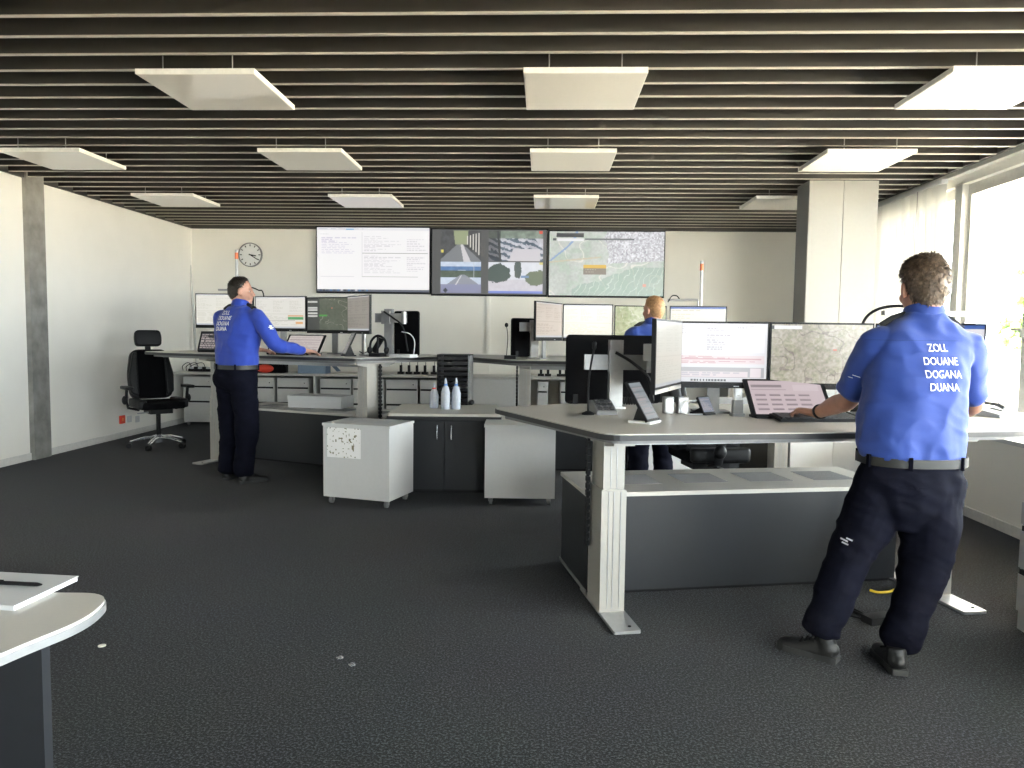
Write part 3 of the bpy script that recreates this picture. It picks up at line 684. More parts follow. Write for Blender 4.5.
monitor('monitor with a blue title bar beside the window, partly behind the man', (X(770, YA)[0] + .585, YA + .02), X(986, 3.97), ZA, pic_bar(c=(236, 234, 240)))
ZB = W(280, 296, 7.8).z
monitor('monitor with a white page behind the man in long sleeves', X(196, 7.95), X(253.5, 7.92), W(225, 293.5, 7.93).z, pic_doc(90, 58, 3, (232, 230, 220), (214, 212, 200)))
monitor('monitor showing a table with orange and green rows', X(255.5, 7.9), X(306, 7.75), ZB, pic_table())
monitor('monitor showing a dark green map with white labels', X(307, 7.74), X(357, 7.5), W(330, 297, 7.6).z, pic_dark())
monitor('grey-toned monitor turned sideways at the end of the raised desk', X(347.5, 7.42), X(369.5, 6.96), W(358, 295.5, 7.2).z, pic_doc(60, 40, 6, (140, 134, 126), (116, 112, 106)))
monitor('brownish angled monitor beside the black screen panel, desk of the fair-haired person', X(535.5, 6.95), X(562, 7.5), W(550, 302, 7.2).z, pic_doc(60, 40, 7, (198, 184, 172), (180, 164, 152)))
monitor('bright white monitor between the brownish and the green map monitors', X(562.5, 7.5), X(612.5, 7.52), W(588, 304, 7.5).z, pic_doc(80, 54, 8, (250, 247, 232), (238, 232, 210)))
monitor('monitor with a green map beside the head of the fair-haired person', X(614, 7.53), X(666, 7.53), W(640, 305.5, 7.5).z, pic_map(80, 54, 23, (196, 200, 160), (160, 176, 120), (226, 222, 200), 40, 40))
monitor('monitor with blue title bar below the thin swing lamp', X(669, 7.54), X(726, 7.5), W(697, 306, 7.5).z, pic_bar())
# monitor masts
def mast(label, P, z0, z1, bar, rz, zb, cable=True):
    t = thing('monitor_mast', label, 'monitor mount', (P[0], P[1], z0), rz, 'silver monitor masts')
    obj('base_plate', prism(rrect(-.06, -.05, .06, .05, .01), 0, .012), 'silver', t)
    obj('post', box(-.04, -.03, .012, .04, .03, z1 - z0), 'silver', t, bevel=.006)
    obj('crossbar', box(bar[0], -.05, zb - z0 - .045, bar[1], -.03, zb - z0 + .045), 'silver', t, bevel=.01)
    obj('clamp', box(-.055, -.07, zb - z0 - .06, .03, -.03, zb - z0 + .07), 'silver', t, bevel=.008)
    obj('pivot', lathe([(.025, 0), (.025, .12), (.02, .125)], 14, (bar[1] - .02, -.06, zb - z0 - .06)), 'silver', t, smooth=True)
    if cable: obj('cable', tube(crom([(-.02, -.08, zb - z0 + .06), (.08, -.1, zb - z0 + .0), (.18, -.09, zb - z0 - .09), (.22, -.06, .05)], 5), .009, 8), 'black', t, smooth=True)
    return t
q = W(614, 400, 4.55); mast('silver monitor mast in front of the black panel on the lowered desk', (q.x, 4.50), HA, W(614, 340, 4.50).z, (-.2, .22), R(8), W(614, 362, 4.50).z)
q = W(388, 345, 7.25); mast('silver monitor mast at the end of the raised desk, long-sleeved man', (q.x, 7.30), HB, W(388, 309, 7.3).z, (-.13, .2), R(-10), W(388, 318, 7.3).z)
q = W(534, 345, 7.45); mast('silver monitor mast beside the angled brownish monitor', (q.x, 7.62), HC, W(534, 320, 7.6).z, (-.16, .14), R(10), W(534, 327, 7.6).z, False)
# black fabric screen panels
def fpanel(label, a, b, z0, z1):
    a, b = Vector((*a, 0)), Vector((*b, 0)); w = (b - a).length
    t = thing('desk_screen_panel', label, 'screen panel', (a.x, a.y, z0), math.atan2(b.y - a.y, b.x - a.x), 'black fabric desk panels')
    bm = prism(rrect(0, 0, w, z1 - z0, .03), 0, .03)
    for v in bm.verts: v.co = Vector((v.co.x, v.co.z, v.co.y))
    bmesh.ops.recalc_face_normals(bm, faces=bm.faces); obj('panel', bm, 'fabric', t, bevel=.004)
    for x in (.06, w - .06): obj('bracket', box(x - .015, -.01, -.012 if z0 < 1 and False else 0, x + .015, .0, .06), 'black', t)
fpanel('black fabric panel standing at the back of the lowered desk', X(567, 4.72), (X(567, 4.72)[0] + .62, 4.86), HA, W(610, 335, 4.75).z)
fpanel('black fabric panel at the end of the long-sleeved man\'s desk', X(394, 7.55), X(418, 7.4), HB, W(405, 311, 7.5).z)
fpanel('black fabric panel beside the angled brownish monitor', X(512, 7.8), X(535, 7.95), HC, W(520, 318, 7.8).z)

# ------------------------------------------------------------------ things on the desks
def tablet(label, P, rz, w, h, tilt, pic, group=None, base='black', z=0):
    t = thing('tablet_stand', label, 'tablet', P, rz, group); m = Matrix.Rotation(R(tilt), 4, 'X')
    obj('base', box(-w*.45, -.02, 0, w*.45, .10, .012), 'paper' if base == 'white' else base, t, bevel=.003)
    bm = bx(bmesh.new(), -w/2, 0, 0, w/2, .014, h, 0, Matrix.Translation((0, -.01, .014)) @ Matrix.Rotation(-R(tilt), 4, 'X')); c = obj('casing', bm, 'black', t, bevel=.004)
    d = obj('display', pixmesh(pic, w*.9, h*.9), 'screen', t); d.matrix_local = Matrix.Translation((0, -.0115, .014)) @ Matrix.Rotation(-R(tilt), 4, 'X') @ Matrix.Translation((0, 0, h/2))
    bm = prism([(.0, .012), (.09, .012), (h*.5*math.sin(R(tilt)), h*.5*math.cos(R(tilt)))], -.03, .03)
    for v in bm.verts: v.co = Vector((v.co.z, v.co.x, v.co.y))
    bmesh.ops.recalc_face_normals(bm, faces=bm.faces); obj('prop', bm, 'black', t); return t
q = at(652, 423, HA); tablet('black tablet on white base turned sideways, edge of lowered desk', (q.x, q.y, HA), R(58), .15, .23, 32, pic_lines(40, 30, (150, 158, 162), (120, 128, 132)), None, 'white')
q = at(793, 418.5, HA); tablet('wide black touch display with pink button screen, lowered desk', (q.x, q.y, HA), R(6), .46, .25, 40, pic_touch())
q = at(706, 414, HA); tablet('small dark display on a stand beside the cordless handset', (q.x, q.y - .05, HA), R(35), .09, .10, 30, pic_lines(30, 24, (120, 130, 150), (90, 98, 112)))
q = at(352, 350, HB + .0); tB = W(352, 349, 7.25); tablet('tablet turned sideways on the long-sleeved man\'s desk', (tB.x - .03, 7.08, HB), R(-62), .16, .24, 25, pic_lines(40, 30, (110, 112, 112), (90, 92, 92)))
q = W(298, 350, 7.35); tablet('pinkish touch display by the hand of the long-sleeved man', (q.x, 7.42, HB), R(-12), .42, .24, 40, pic_lines())
q = W(204, 345, 7.75); tablet('dark tablet below the white page monitor', (q.x + .08, 7.72, HB), R(-10), .30, .22, 20, pic_lines(30, 20, (24, 28, 34), (30, 36, 44)))
def keyboard(label, P, rz):
    t = thing('keyboard', label, 'keyboard', P, rz, 'black keyboards'); m = Matrix.Rotation(R(6), 4, 'X')
    obj('tray', bx(bmesh.new(), -.22, -.07, 0.001, .22, .07, .018, 0, m @ Matrix.Translation((0, 0, .007))), 'black', t, bevel=.004)
    for r in range(5):
        bm = bmesh.new()
        for c in range(18): bx(bm, -.208 + c*.0232, -.06 + r*.025, .025, -.188 + c*.0232, -.038 + r*.025, .031, 0, m)
        obj('key_row', bm, 'keys', t)
    for x in (-.18, .18): obj('foot', box(x - .01, .05, 0, x + .01, .062, .016), 'black', t)
q = at(812, 421, HA); KP = Vector((q.x + .02, q.y + .02, HA)); keyboard('keyboard under the left hand of the man in short sleeves', KP, R(8))
q = at(872, 419, HA); keyboard('keyboard lying in front of the man in short sleeves', (q.x + .08, q.y + .0, HA), R(12))
q = W(330, 350, 7.1); keyboard('keyboard under the hands of the long-sleeved man', (W(290, 350, 7.2).x, 7.17, HB), R(-22))
# intercom with gooseneck microphone
q = at(607, 415, HA); t = thing('intercom', 'dark intercom keypad with gooseneck microphone on lowered desk', 'intercom', (q.x, q.y, HA), R(14))
bm = prism([(0, 0), (.14, 0), (.14, .07), (.11, .075), (0, .02)], -.06, .06)
for v in bm.verts: v.co = Vector((v.co.z, v.co.x, v.co.y))
bmesh.ops.recalc_face_normals(bm, faces=bm.faces); obj('body', bm, 'grey', t, bevel=.003)
for i in range(3):
    for j in range(3): obj('key', cbox((-.035 + .035*i, .02 + .035*j, .035 + .0175*j), (.024, .022, .01), (R(27), 0, 0)), 'keys', t)
obj('microphone_base', lathe([(.035, 0), (.035, .008), (.012, .02)], 16, (-.1, .03, 0)), 'black', t, smooth=True)
gn = obj('gooseneck', tube(crom([(-.1, .03, .015), (-.1, .03, .18), (-.085, .03, .3), (-.075, .02, .37)], 5), .006, 8), 'black', t, smooth=True)
obj('microphone', lathe([(.006, 0), (.012, .01), (.012, .04), (.005, .046)], 12, (-.075, .02, .36)), 'black', gn, smooth=True)
# coil cable
q = at(630, 405.5, HA); pts = [(q.x - .08 + .16*k/60 , q.y + .013*math.cos(k*1.05), HA + .03 + .022*math.sin(k*1.05)) for k in range(61)]
tag(obj('coil_cord', tube(pts, .007, 6), 'black', smooth=True), 'coiled black handset cord lying on the lowered desk', 'cord')
# silver speakers
for px, s in ((669, 'rounded one beside the tilted tablet'), (683, 'squarer one by the small display')):
    q = at(px, 414, HA); t = thing('speaker', f'small silver desk speaker, {s}', 'speaker', (q.x, q.y + .04, HA), R(5), 'silver desk speakers')
    obj('body', prism(rrect(-.03, -.035, .03, .035, .025 if px < 675 else .006), 0, .095), 'silver', t, bevel=.003); obj('grille', box(-.022, -.0365, .012, .022, -.035, .083), 'footsteel', t)
# white cable by the small display
q = at(695, 415, HA); tag(obj('white_cable', tube(crom([(q.x + .02, q.y + .03, HA + .08), (q.x - .05, q.y + .02, HA + .07), (q.x - .08, q.y, HA + .02), (q.x - .04, q.y - .01, HA + .006), (q.x + .04, q.y - .01, HA + .006)], 5), .004, 6), 'paper', smooth=True), 'white cable looped beside the small dark display', 'cable')
# cordless phone in cradle
q = at(737, 416, HA); t = thing('cordless_phone', 'white cordless handset standing in a grey cradle', 'phone', (q.x, q.y, HA), R(5))
obj('cradle', prism(rrect(-.035, -.035, .035, .035, .012), 0, .016), 'grey', t); obj('cradle_cup', prism(rrect(-.03, -.02, .03, .02, .012), .014, .09), 'grey', t, bevel=.003)
h = obj('handset', prism(rrect(-.023, -.012, .023, .012, .01), .05, .155), 'paper', t, bevel=.004); obj('call_button', cbox((0, -.013, .115), (.014, .002, .008)), 'silver', h)
# papers and laptop dock behind the handset
q = at(718, 403, HA); t = thing('docking_tray', 'silver grey docking tray under the form monitor', 'dock', (q.x + .05, q.y, HA), R(6)); obj('tray', box(-.18, -.06, 0, .18, .06, .025), 'silver', t, bevel=.004); obj('lip', box(-.18, -.06, .025, .18, -.05, .045), 'silver', t)
# desk telephone at the window end
q = at(998, 416, HA); t = thing('desk_telephone', 'grey desk telephone with handset beside the window', 'phone', (q.x, q.y, HA), R(18))
bm = prism([(0, 0), (.2, 0), (.2, .045), (0, .02)], -.1, .1)
for v in bm.verts: v.co = Vector((v.co.z, v.co.x - .1, v.co.y))
bmesh.ops.recalc_face_normals(bm, faces=bm.faces); obj('body', bm, 'paper', t, bevel=.004)
hs = obj('handset', tube([(-.07, -.11, .055), (-.07, -.06, .072), (-.07, .05, .078), (-.07, .11, .075)], [(.024, .012), (.02, .011), (.02, .011), (.024, .012)], 10), 'grey', t, smooth=True)
obj('keypad', cbox((.03, .01, .037), (.07, .08, .008), (R(7), 0, 0)), 'grey', t)
obj('cord', tube(crom([(.1, .1, .03), (.16, .12, .2), (.05, .25, .30), (-.12, .35, .28)], 6), .004, 6), 'black', t, smooth=True)
# desk lamp over the man
LB = W(883, 313.5, 4.32); RB2 = W(985, 313.5, 4.32)
t = thing('desk_lamp', 'slim silver bar lamp on a black curved arm over lowered desk', 'lamp', (LB.x - .07, 4.46, HA), 0)
def rel(v): return Vector(v) - Vector((LB.x - .07, 4.46, HA))
obj('clamp', lathe([(.03, 0), (.03, .03), (.012, .05)], 14), 'black', t, smooth=True)
obj('arm', tube(crom([rel((LB.x - .07, 4.46, HA + .04)), rel(W(860, 340, 4.46)), rel(W(862, 326, 4.44)), rel(W(868, 315.5, 4.42)), rel(W(880, 308.5, 4.39)), rel(W(896, 306, 4.36)), rel(W(915, 307.5, 4.33)), rel(W(930, 312, 4.32))], 6), .0085, 8), 'black', t, smooth=True)
c = (LB + RB2)/2; obj('light_bar', cbox(rel(c), (RB2.x - LB.x, .05, .026)), 'silver', t, bevel=.004); obj('diffuser', cbox(rel(c) - Vector((0, 0, .014)), (RB2.x - LB.x - .04, .036, .003)), 'paper', t)
# lamps on the other desks
q = W(702, 345, 7.75); t = thing('desk_lamp', 'thin silver swing lamp beside the signal pole, far desk', 'lamp', (q.x - .05, 7.75, HC))
def rel(v): return Vector(v) - Vector((q.x - .05, 7.75, HC))
obj('post', tube([(0, 0, 0), rel(W(698, 300, 7.75))], .009, 8), 'silver', t); obj('bar', tube([rel(W(698, 300, 7.75)), rel(W(668, 300, 7.7))], .013, 8), 'silver', t)
obj('arm', tube(crom([rel(W(680, 300, 7.72)), rel(W(677, 296, 7.7)), rel(W(672, 296, 7.7)), rel(W(668, 302, 7.65))], 5), .006, 6), 'black', t, smooth=True)
q0 = W(258, 345, 8.1); t = thing('desk_lamp', 'thin curved black lamp arm behind the long-sleeved man', 'lamp', (q0.x + .12, 8.1, HB))
obj('base', lathe([(.05, 0), (.05, .01), (.012, .02)], 16), 'black', t); P0 = Vector((q0.x + .12, 8.1, HB))
obj('arm', tube(crom([(0, 0, .02), W(264, 297, 8.1) - P0, W(258, 290, 8.1) - P0, W(247, 286.5, 8.1) - P0, W(240, 288, 8.1) - P0], 6), .007, 8), 'black', t, smooth=True)
obj('light_bar', cbox(W(232, 290, 8.1) - P0, (.3, .04, .02)), 'silver', t)
# signal poles
for (px, top, y, z0, lab) in ((236.5, 250, 8.2, HB, 'white signal pole with orange beacon by the wall clock'), (702, 261, 7.95, HC, 'white signal pole with orange beacon on the far desk')):
    q = W(px, top, y); t = thing('signal_pole', lab, 'signal pole', (q.x, y, z0), 0, 'white signal poles')
    obj('base', lathe([(.05, 0), (.05, .012), (.018, .03)], 16), 'paper', t); obj('pole', tube([(0, 0, .02), (0, 0, q.z - z0 - .10)], .016, 10), 'paper', t, smooth=True)
    obj('beacon', tube([(0, 0, q.z - z0 - .10), (0, 0, q.z - z0 - .03)], .019, 12), 'orange', t, smooth=True); obj('cap', tube([(0, 0, q.z - z0 - .03), (0, 0, q.z - z0)], .018, 12), 'paper', t, smooth=True)
# headset dock and white device on raised desk
q = W(382, 349, 7.0); t = thing('headset_dock', 'black headset hooked on a stand at the raised desk end', 'headset', (q.x - .06, 7.08, HB), R(-20))
obj('stand', prism(rrect(-.07, -.06, .07, .06, .02), 0, .03), 'black', t, bevel=.004); obj('headband', tube(crom([(-.09, 0, .06), (-.07, 0, .15), (0, 0, .2), (.08, 0, .16), (.1, 0, .05)], 6), .012, 8), 'black', t, smooth=True)
for x in (-.09, .1): obj('ear_cushion', ellipsoid((x, 0, .06), (.022, .035, .035)), 'black', t, smooth=True)
obj('post', tube([(0, 0, .02), (0, 0, .19)], .01, 8), 'black', t); obj('boom', tube(crom([(-.09, -.02, .05), (-.12, -.07, .03), (-.14, -.1, .05)], 4), .005, 6), 'black', t)
q = W(394, 349, 6.95); t = thing('base_station', 'flat white base station on the raised desk end', 'base station', (q.x + .1, 6.90, HB), R(-20)); obj('body', box(-.11, -.07, 0, .11, .07, .03), 'paper', t, bevel=.006); obj('antenna', tube(crom([(.08, .05, .02), (.09, .05, .15), (.04, .05, .22), (-.05, .05, .24)], 5), .005, 6), 'paper', t)
q = W(372, 350, 7.1); t = thing('handset', 'black handset leaning in its charger on the raised desk', 'phone', (q.x - .03, 7.46, HB), R(-25)); obj('charger', box(-.05, -.04, 0, .05, .05, .025), 'black', t, bevel=.004); obj('body', cbox((0, .0, .1), (.05, .03, .16), (R(-25), R(20), 0)), 'black', t, bevel=.006)
q = W(515, 352, 7.2); t = thing('gooseneck_microphone', 'thin gooseneck microphone on the desk of the fair-haired person', 'microphone', (q.x - .05, 7.15, HC)); obj('base', box(-.05, -.05, 0, .06, .06, .035), 'black', t, bevel=.006)
q1 = W(506.5, 325, 7.15) - Vector((q.x - .05, 7.15, HC)); obj('stem', tube(crom([(-.03, 0, .03), (q1*.6 + Vector((0, 0, .01)))[:], q1], 5), .004, 6), 'black', t); obj('capsule', ellipsoid(q1, (.018, .018, .022)), 'black', t, smooth=True)
# ------------------------------------------------------------------ corner cabinet: bottles, tray tower, mouse
CZ = .682
def bottle(px, py, label, capm, hgt):
    q = at(px, py, CZ); t = thing('spray_bottle', label, 'bottle', (q.x, q.y, CZ), 0, 'white spray bottles')
    obj('body', lathe([(.040, 0), (.042, .01), (.042, hgt*.5), (.03, hgt*.68), (.016, hgt*.76)], 18), 'bottle', t, smooth=True)
    obj('collar', lathe([(.017, hgt*.75), (.017, hgt*.81)], 14), capm, t, smooth=True); obj('nozzle', lathe([(.014, hgt*.81), (.012, hgt*.9), (.006, hgt)], 12), 'bottle', t, smooth=True)
bottle(434, 408, 'white spray bottle with a red collar', 'red', .23); bottle(445.5, 409, 'white bottle with blue collar next to the red-collared one', 'bluecap', .28); bottle(456, 409, 'white bottle with blue collar nearest the tray tower', 'bluecap', .28)
q = at(454, 405, CZ); t = thing('tray_tower', 'tall tower of black paper trays behind the spray bottles', 'tray tower', (q.x - .16, q.y + .0, CZ), 0)
obj('side_frame', box(.29, .0, 0, .31, .3, .47), 'grey', t); obj('side_frame', box(0, .25, 0, .02, .3, .47), 'grey', t); obj('base', box(0, 0, 0, .31, .3, .012), 'black', t); obj('back_panel', box(.0, .288, .012, .31, .3, .47), 'black', t); obj('side_panel', box(-.006, .0, .012, 0, .3, .47), 'black', t); obj('top_panel', box(-.006, 0, .47, .31, .3, .478), 'black', t)
for k in range(9):
    o = obj('tray', box(.0, .01, .03 + k*.05, .29, .29, .045 + k*.05), 'black', t); obj('lip', box(0, 0, .03 + k*.05, .29, .012, .06 + k*.05), 'blackgloss', o)
    if k in (2, 3, 6, 7): obj('papers', box(.12, .0125, .0455 + k*.05, .28, .27, .058 + k*.05), 'paper', o)
q = at(468, 405, CZ); t = thing('mouse', 'black computer mouse on the corner cabinet top', 'mouse', (q.x + .03, q.y, CZ)); obj('shell', ellipsoid((0, 0, .0265), (.03, .05, .026)), 'black', t, smooth=True); obj('wheel', tube([(-.004, -.03, .046), (.004, -.03, .046)], .006, 8), 'grey', t)
# ------------------------------------------------------------------ back counter things
ZK = .765
def radio(px, lab, y=10.62):
    q = W(px, 372, y); t = thing('radio_charger', lab, 'radio', (q.x, y, ZK), 0, 'radio handsets in chargers on the counter')
    obj('charger', box(-.045, -.04, 0, .045, .04, .035), 'black', t, bevel=.006); h = obj('handset', box(-.018, -.014, .03, .018, .014, .13), 'black', t, bevel=.005); obj('antenna', tube([(.01, 0, .13), (.01, 0, .26)], .0045, 6), 'black', h)
for k, px in enumerate((362, 369, 401, 409, 417, 425, 434, 442, 541, 548, 560, 566)): radio(px, 'black handset radio in a charger, ' + ('between the card box and the lift column' if k < 2 else ('counter stretch beside the tray tower' if k < 8 else 'counter behind the far desk')))
q = W(273, 372, 10.55); t = thing('carry_bag', 'black carry bag with a red front on the counter', 'bag', (q.x, 10.5, ZK))
bm = box(-.17, -.1, 0, .2, .12, .23); obj('body', bm, 'fabric', t, bevel=.03); obj('front_pocket', ellipsoid((-.06, -.1, .062), (.13, .04, .06)), 'red', t, smooth=True); obj('strap', tube(crom([(.18, -.08, .2), (.25, -.1, .1), (.27, -.12, .01)], 5), .012, 6), 'black', t)
q = W(299, 376, 10.45); t = thing('card_box', 'blue-grey card box with an open flap on the counter', 'box', (q.x, 10.4, ZK)); obj('body', box(0, 0, 0, .40, .25, .20), 'bluebox', t)
bm = bmesh.new(); vs = [bm.verts.new(p) for p in ((.402, 0, .2), (.402, .25, .2), (.56, .22, .03), (.56, .02, .03))]; bm.faces.new(vs); bmesh.ops.solidify(bm, geom=bm.faces[:], thickness=.004); obj('flap', bm, 'bluebox', t)
t = thing('power_strip', 'black power strip with tangled cables on the counter', 'power strip', (W(200, 372, 10.5).x, 10.5, ZK)); obj('body', box(-.16, -.03, 0, .16, .03, .04), 'black', t, bevel=.004)
for k in range(5): obj('plug', box(-.14 + k*.06, -.02, .04, -.10 + k*.06, .02, .07), 'black' if k % 2 else 'paper', t)
for k in range(3): obj('cable', tube(crom([(-.12 + .1*k, 0, .06), (-.16 + .1*k, -.02, .13), (-.24 + .06*k, -.03, .08), (-.3 + .05*k, .1, .01)], 5), .005, 6), 'black', t)
cB = Matrix.Rotation(RB, 3, 'Z') @ Vector((.62, .72, 0)); t = thing('flat_box', 'flat white box lying on the floor console', 'box', (PB.x + cB.x, PB.y + cB.y, .552), R(-8)); obj('body', box(0, 0, 0, .60, .34, .10), 'white', t); obj('lid', box(-.005, -.005, .085, .605, .345, .125), 'white', t, bevel=.002)
# left wall sockets, corner rod
q = W(121.5, 419.5, 8.8); s = 5.285 / -W(121.5, 419.5, 1).x
pt = ray(121.5, 419.5) * ((XL + .0) / ray(121.5, 419.5).x) + Vector((0, 0, H)); t = thing('fire_call_point', 'small red call point box low on the wall behind the swivel chair', 'call point', (XL, pt.y, pt.z)); obj('plate', box(0, -.05, -.05, .02, .05, .05), 'red', t, bevel=.003); obj('button', box(.02, -.02, -.02, .024, .02, .02), 'orange', t)
for px, l in ((129, 'next to the red call point'), (137, 'farther from the red call point')):
    r_ = ray(px, 419); pt = r_ * (XL / r_.x) + Vector((0, 0, H)); t = thing('wall_socket', f'white wall socket {l}', 'socket', (XL, pt.y, pt.z), 0, 'white wall sockets'); obj('plate', box(0, -.04, -.04, .012, .04, .04), 'paper', t, bevel=.003); obj('insert', lathe([(.02, 0), (.02, .003)], 14), 'cabgrey', t, loc=(.012, 0, 0), rot=(0, R(90), 0))
a_, b_ = W(190, 265, 10.92), W(197, 371, 10.80); b_.z = .79; tag(obj('leaning_rod', tube([a_, b_], .018, 8), 'cabgrey'), 'thin pale rod leaning in the corner by the counter', 'rod')
# sheets on the pedestal
aa = PL.matrix_basis; t = obj('taped_sheet', pixmesh(np.where((fnoise(60, 46, 2.6, 4, 1) > .84)[..., None], (130, 128, 104), np.full((46, 60, 3), 246.)), .30, .235), 'printed')
t.parent = PL; t.location = (.19, -.0015, .495)
t = thing('paper_sheet', 'white paper sheet lying on the pedestal with the taped sheet', 'paper', PL.matrix_basis @ Vector((.33, .2, .6455)), PL.rotation_euler.z + R(8)); obj('sheet', box(-.15, -.1, 0, .15, .1, .0012), 'paper', t)
# cables and adapter on the floor behind the man
q = at(878, 622); t = thing('power_adapter', 'black power adapter with cables on the carpet', 'adapter', (q.x, q.y, 0), R(20)); obj('brick', box(-.07, -.035, 0, .07, .035, .035), 'black', t, bevel=.006)
for k, (p, z_) in enumerate((((848, 596), 0), ((852, 606), 0), ((846, 614), 0))):
    e = at(*p) - q; obj('cable', tube(crom([(-.06, .0, .015), (e.x*.4, e.y*.25, .006), (e.x*.75, e.y*.8 + .02, .006), (e.x, e.y + .03, .006)], 5), .005, 6), 'black', t)
q = at(880, 590); tag(obj('yellow_cable', tube(crom([at(866, 588.5) + Vector((0, -.05, .008)), at(874, 590.5) + Vector((0, -.05, .008)), at(884, 590) + Vector((0, -.05, .008)), at(890, 588) + Vector((0, -.05, .008))], 5), .007, 6), 'yellow'), 'short yellow cable lying at the foot of the console', 'cable')
# ------------------------------------------------------------------ office chairs
def chair(label, loc, rz):
    t = thing('office_chair', label, 'chair', loc, rz, 'black swivel chairs')      # faces -Y
    hub = obj('star_base', lathe([(.045, .06), (.05, .13), (.035, .15)], 16), 'chrome', t, smooth=True)
    for k in range(5):
        a = R(90 + 72*k); d = Vector((math.cos(a), math.sin(a), 0))
        obj('base_arm', tube([d*.03 + Vector((0, 0, .115)), d*.16 + Vector((0, 0, .11)), d*.30 + Vector((0, 0, .075))], [(.03, .022), (.027, .018), (.018, .012)], 10), 'chrome', t, smooth=True)
        s = Vector((-d.y, d.x, 0)); c = d*.31
        cs = obj('caster', tube([c - s*.025 + Vector((0, 0, .03)), c + s*.025 + Vector((0, 0, .03))], .03, 14), 'black', t)
    obj('gas_column', tube([(0, 0, .1), (0, 0, .44)], .025, 14), 'black', t, smooth=True); obj('mechanism', box(-.12, -.14, .40, .12, .14, .46), 'black', t, bevel=.015)
    obj('lever', tube([(-.1, -.05, .42), (-.24, -.06, .41)], .008, 8), 'footsteel', t)
    bm = prism(rrect(-.25, -.27, .25, .22, .10), .46, .545); seat = obj('seat', bm, 'fabric', t, bevel=.03, seg=3, smooth=True)
    for sx in (-1, 1): obj('seat_bolster', prism(rrect(sx*.225 - .045, -.24, sx*.225 + .045, .2, .04), .47, .57), 'leather', t, bevel=.025, seg=3, smooth=True)
    tl = Matrix.Translation((0, .2, .54)) @ Matrix.Rotation(R(-10), 4, 'X')
    def sp(pts, y0, y1, m, nm, bev, par=t):
        bm = prism(pts, y0, y1)
        for v in bm.verts: v.co = tl @ Vector((v.co.x, v.co.z, v.co.y))
        bmesh.ops.recalc_face_normals(bm, faces=bm.faces); return obj(nm, bm, m, par, bevel=bev, seg=3, smooth=True)
    bk = sp(rpoly([(-.23, .02), (.23, .02), (.25, .30), (.2, .60), (-.2, .60), (-.25, .30)], .09), .0, .09, 'leather', 'backrest', .025)
    sp(rpoly([(-.15, .03), (.15, .03), (.16, .3), (.14, .585), (-.14, .585), (-.16, .3)], .03), -.022, .02, 'fabric', 'back_cushion', .015)
    for sx in (-1, 1): sp(rpoly([(sx*.15, .05), (sx*.235, .08), (sx*.245, .3), (sx*.19, .56), (sx*.145, .56)][::sx], .03), -.04, .03, 'leather', 'back_bolster', .018)
    sp(rpoly([(-.14, .64), (.14, .64), (.15, .74), (.135, .83), (-.135, .83), (-.15, .74)], .04), -.01, .07, 'leather', 'headrest', .022)
    sp([(-.03, .55), (.03, .55), (.03, .7), (-.03, .7)], .05, .065, 'black', 'headrest_stem', 0)
    for sx in (-1, 1):
        ar = obj('armrest', prism(rrect(sx*.33 - .045, -.15, sx*.33 + .045, .13, .04), .685, .72), 'leather', t, bevel=.012, smooth=True)
        obj('armrest_post', tube([(sx*.2, .03, .44), (sx*.31, .03, .47), (sx*.33, .03, .55), (sx*.33, 0, .69)], [(.035, .014)]*4, 8), 'black', ar, smooth=True); obj('height_knob', ellipsoid((sx*.345, .03, .56), (.03, .045, .05)), 'black', ar, smooth=True)
    return t
q = at(159, 447); ch = chair('black swivel chair with headrest near the red call point', (q.x, q.y, 0), R(44))
q = W(706, 470, 5.45); dup(ch, (q.x, 5.5, 0), R(100), 'black swivel chair standing behind the lowered desk')
# ------------------------------------------------------------------ people
def fvec(yaw): return Vector((-math.sin(yaw), math.cos(yaw), 0)), Vector((math.cos(yaw), math.sin(yaw), 0))
def srings(lst, yaw, n=30, e=2.4):
    f, r = fvec(yaw); out = []
    for c, rx, ry in lst:
        c = Vector(c); ring = []
        for k in range(n):
            a = 2*math.pi*k/n; ca, sa = math.cos(a), math.sin(a)
            ring.append(c + r*(rx*math.copysign(abs(ca)**(2/e), ca)) + f*(ry*math.copysign(abs(sa)**(2/e), sa)))
        out.append(ring)
    return out
def smoothpath(pts, rads, n=6):
    P = crom(pts, n); N = len(pts) - 1; rr = []
    for i in range(len(P)):
        t = i/n; k = min(int(t), N-1); u = t - k; a, b = rads[k], rads[k+1]; u = u*u*(3-2*u); rr.append(a*(1-u) + b*u)
    return P, rr
def limb(pts, rads, bm, n=16, flat=1.0, seg=6):
    P, rr = smoothpath(pts, rads, seg); d0 = (P[0]-P[1]).normalized(); d1 = (P[-1]-P[-2]).normalized()
    P = [P[0] + d0*rr[0]*.5] + P + [P[-1] + d1*rr[-1]*.4]; rr = [rr[0]*.6] + rr + [rr[-1]*.6]
    return tube(P, rr, n, bm, flat=flat)
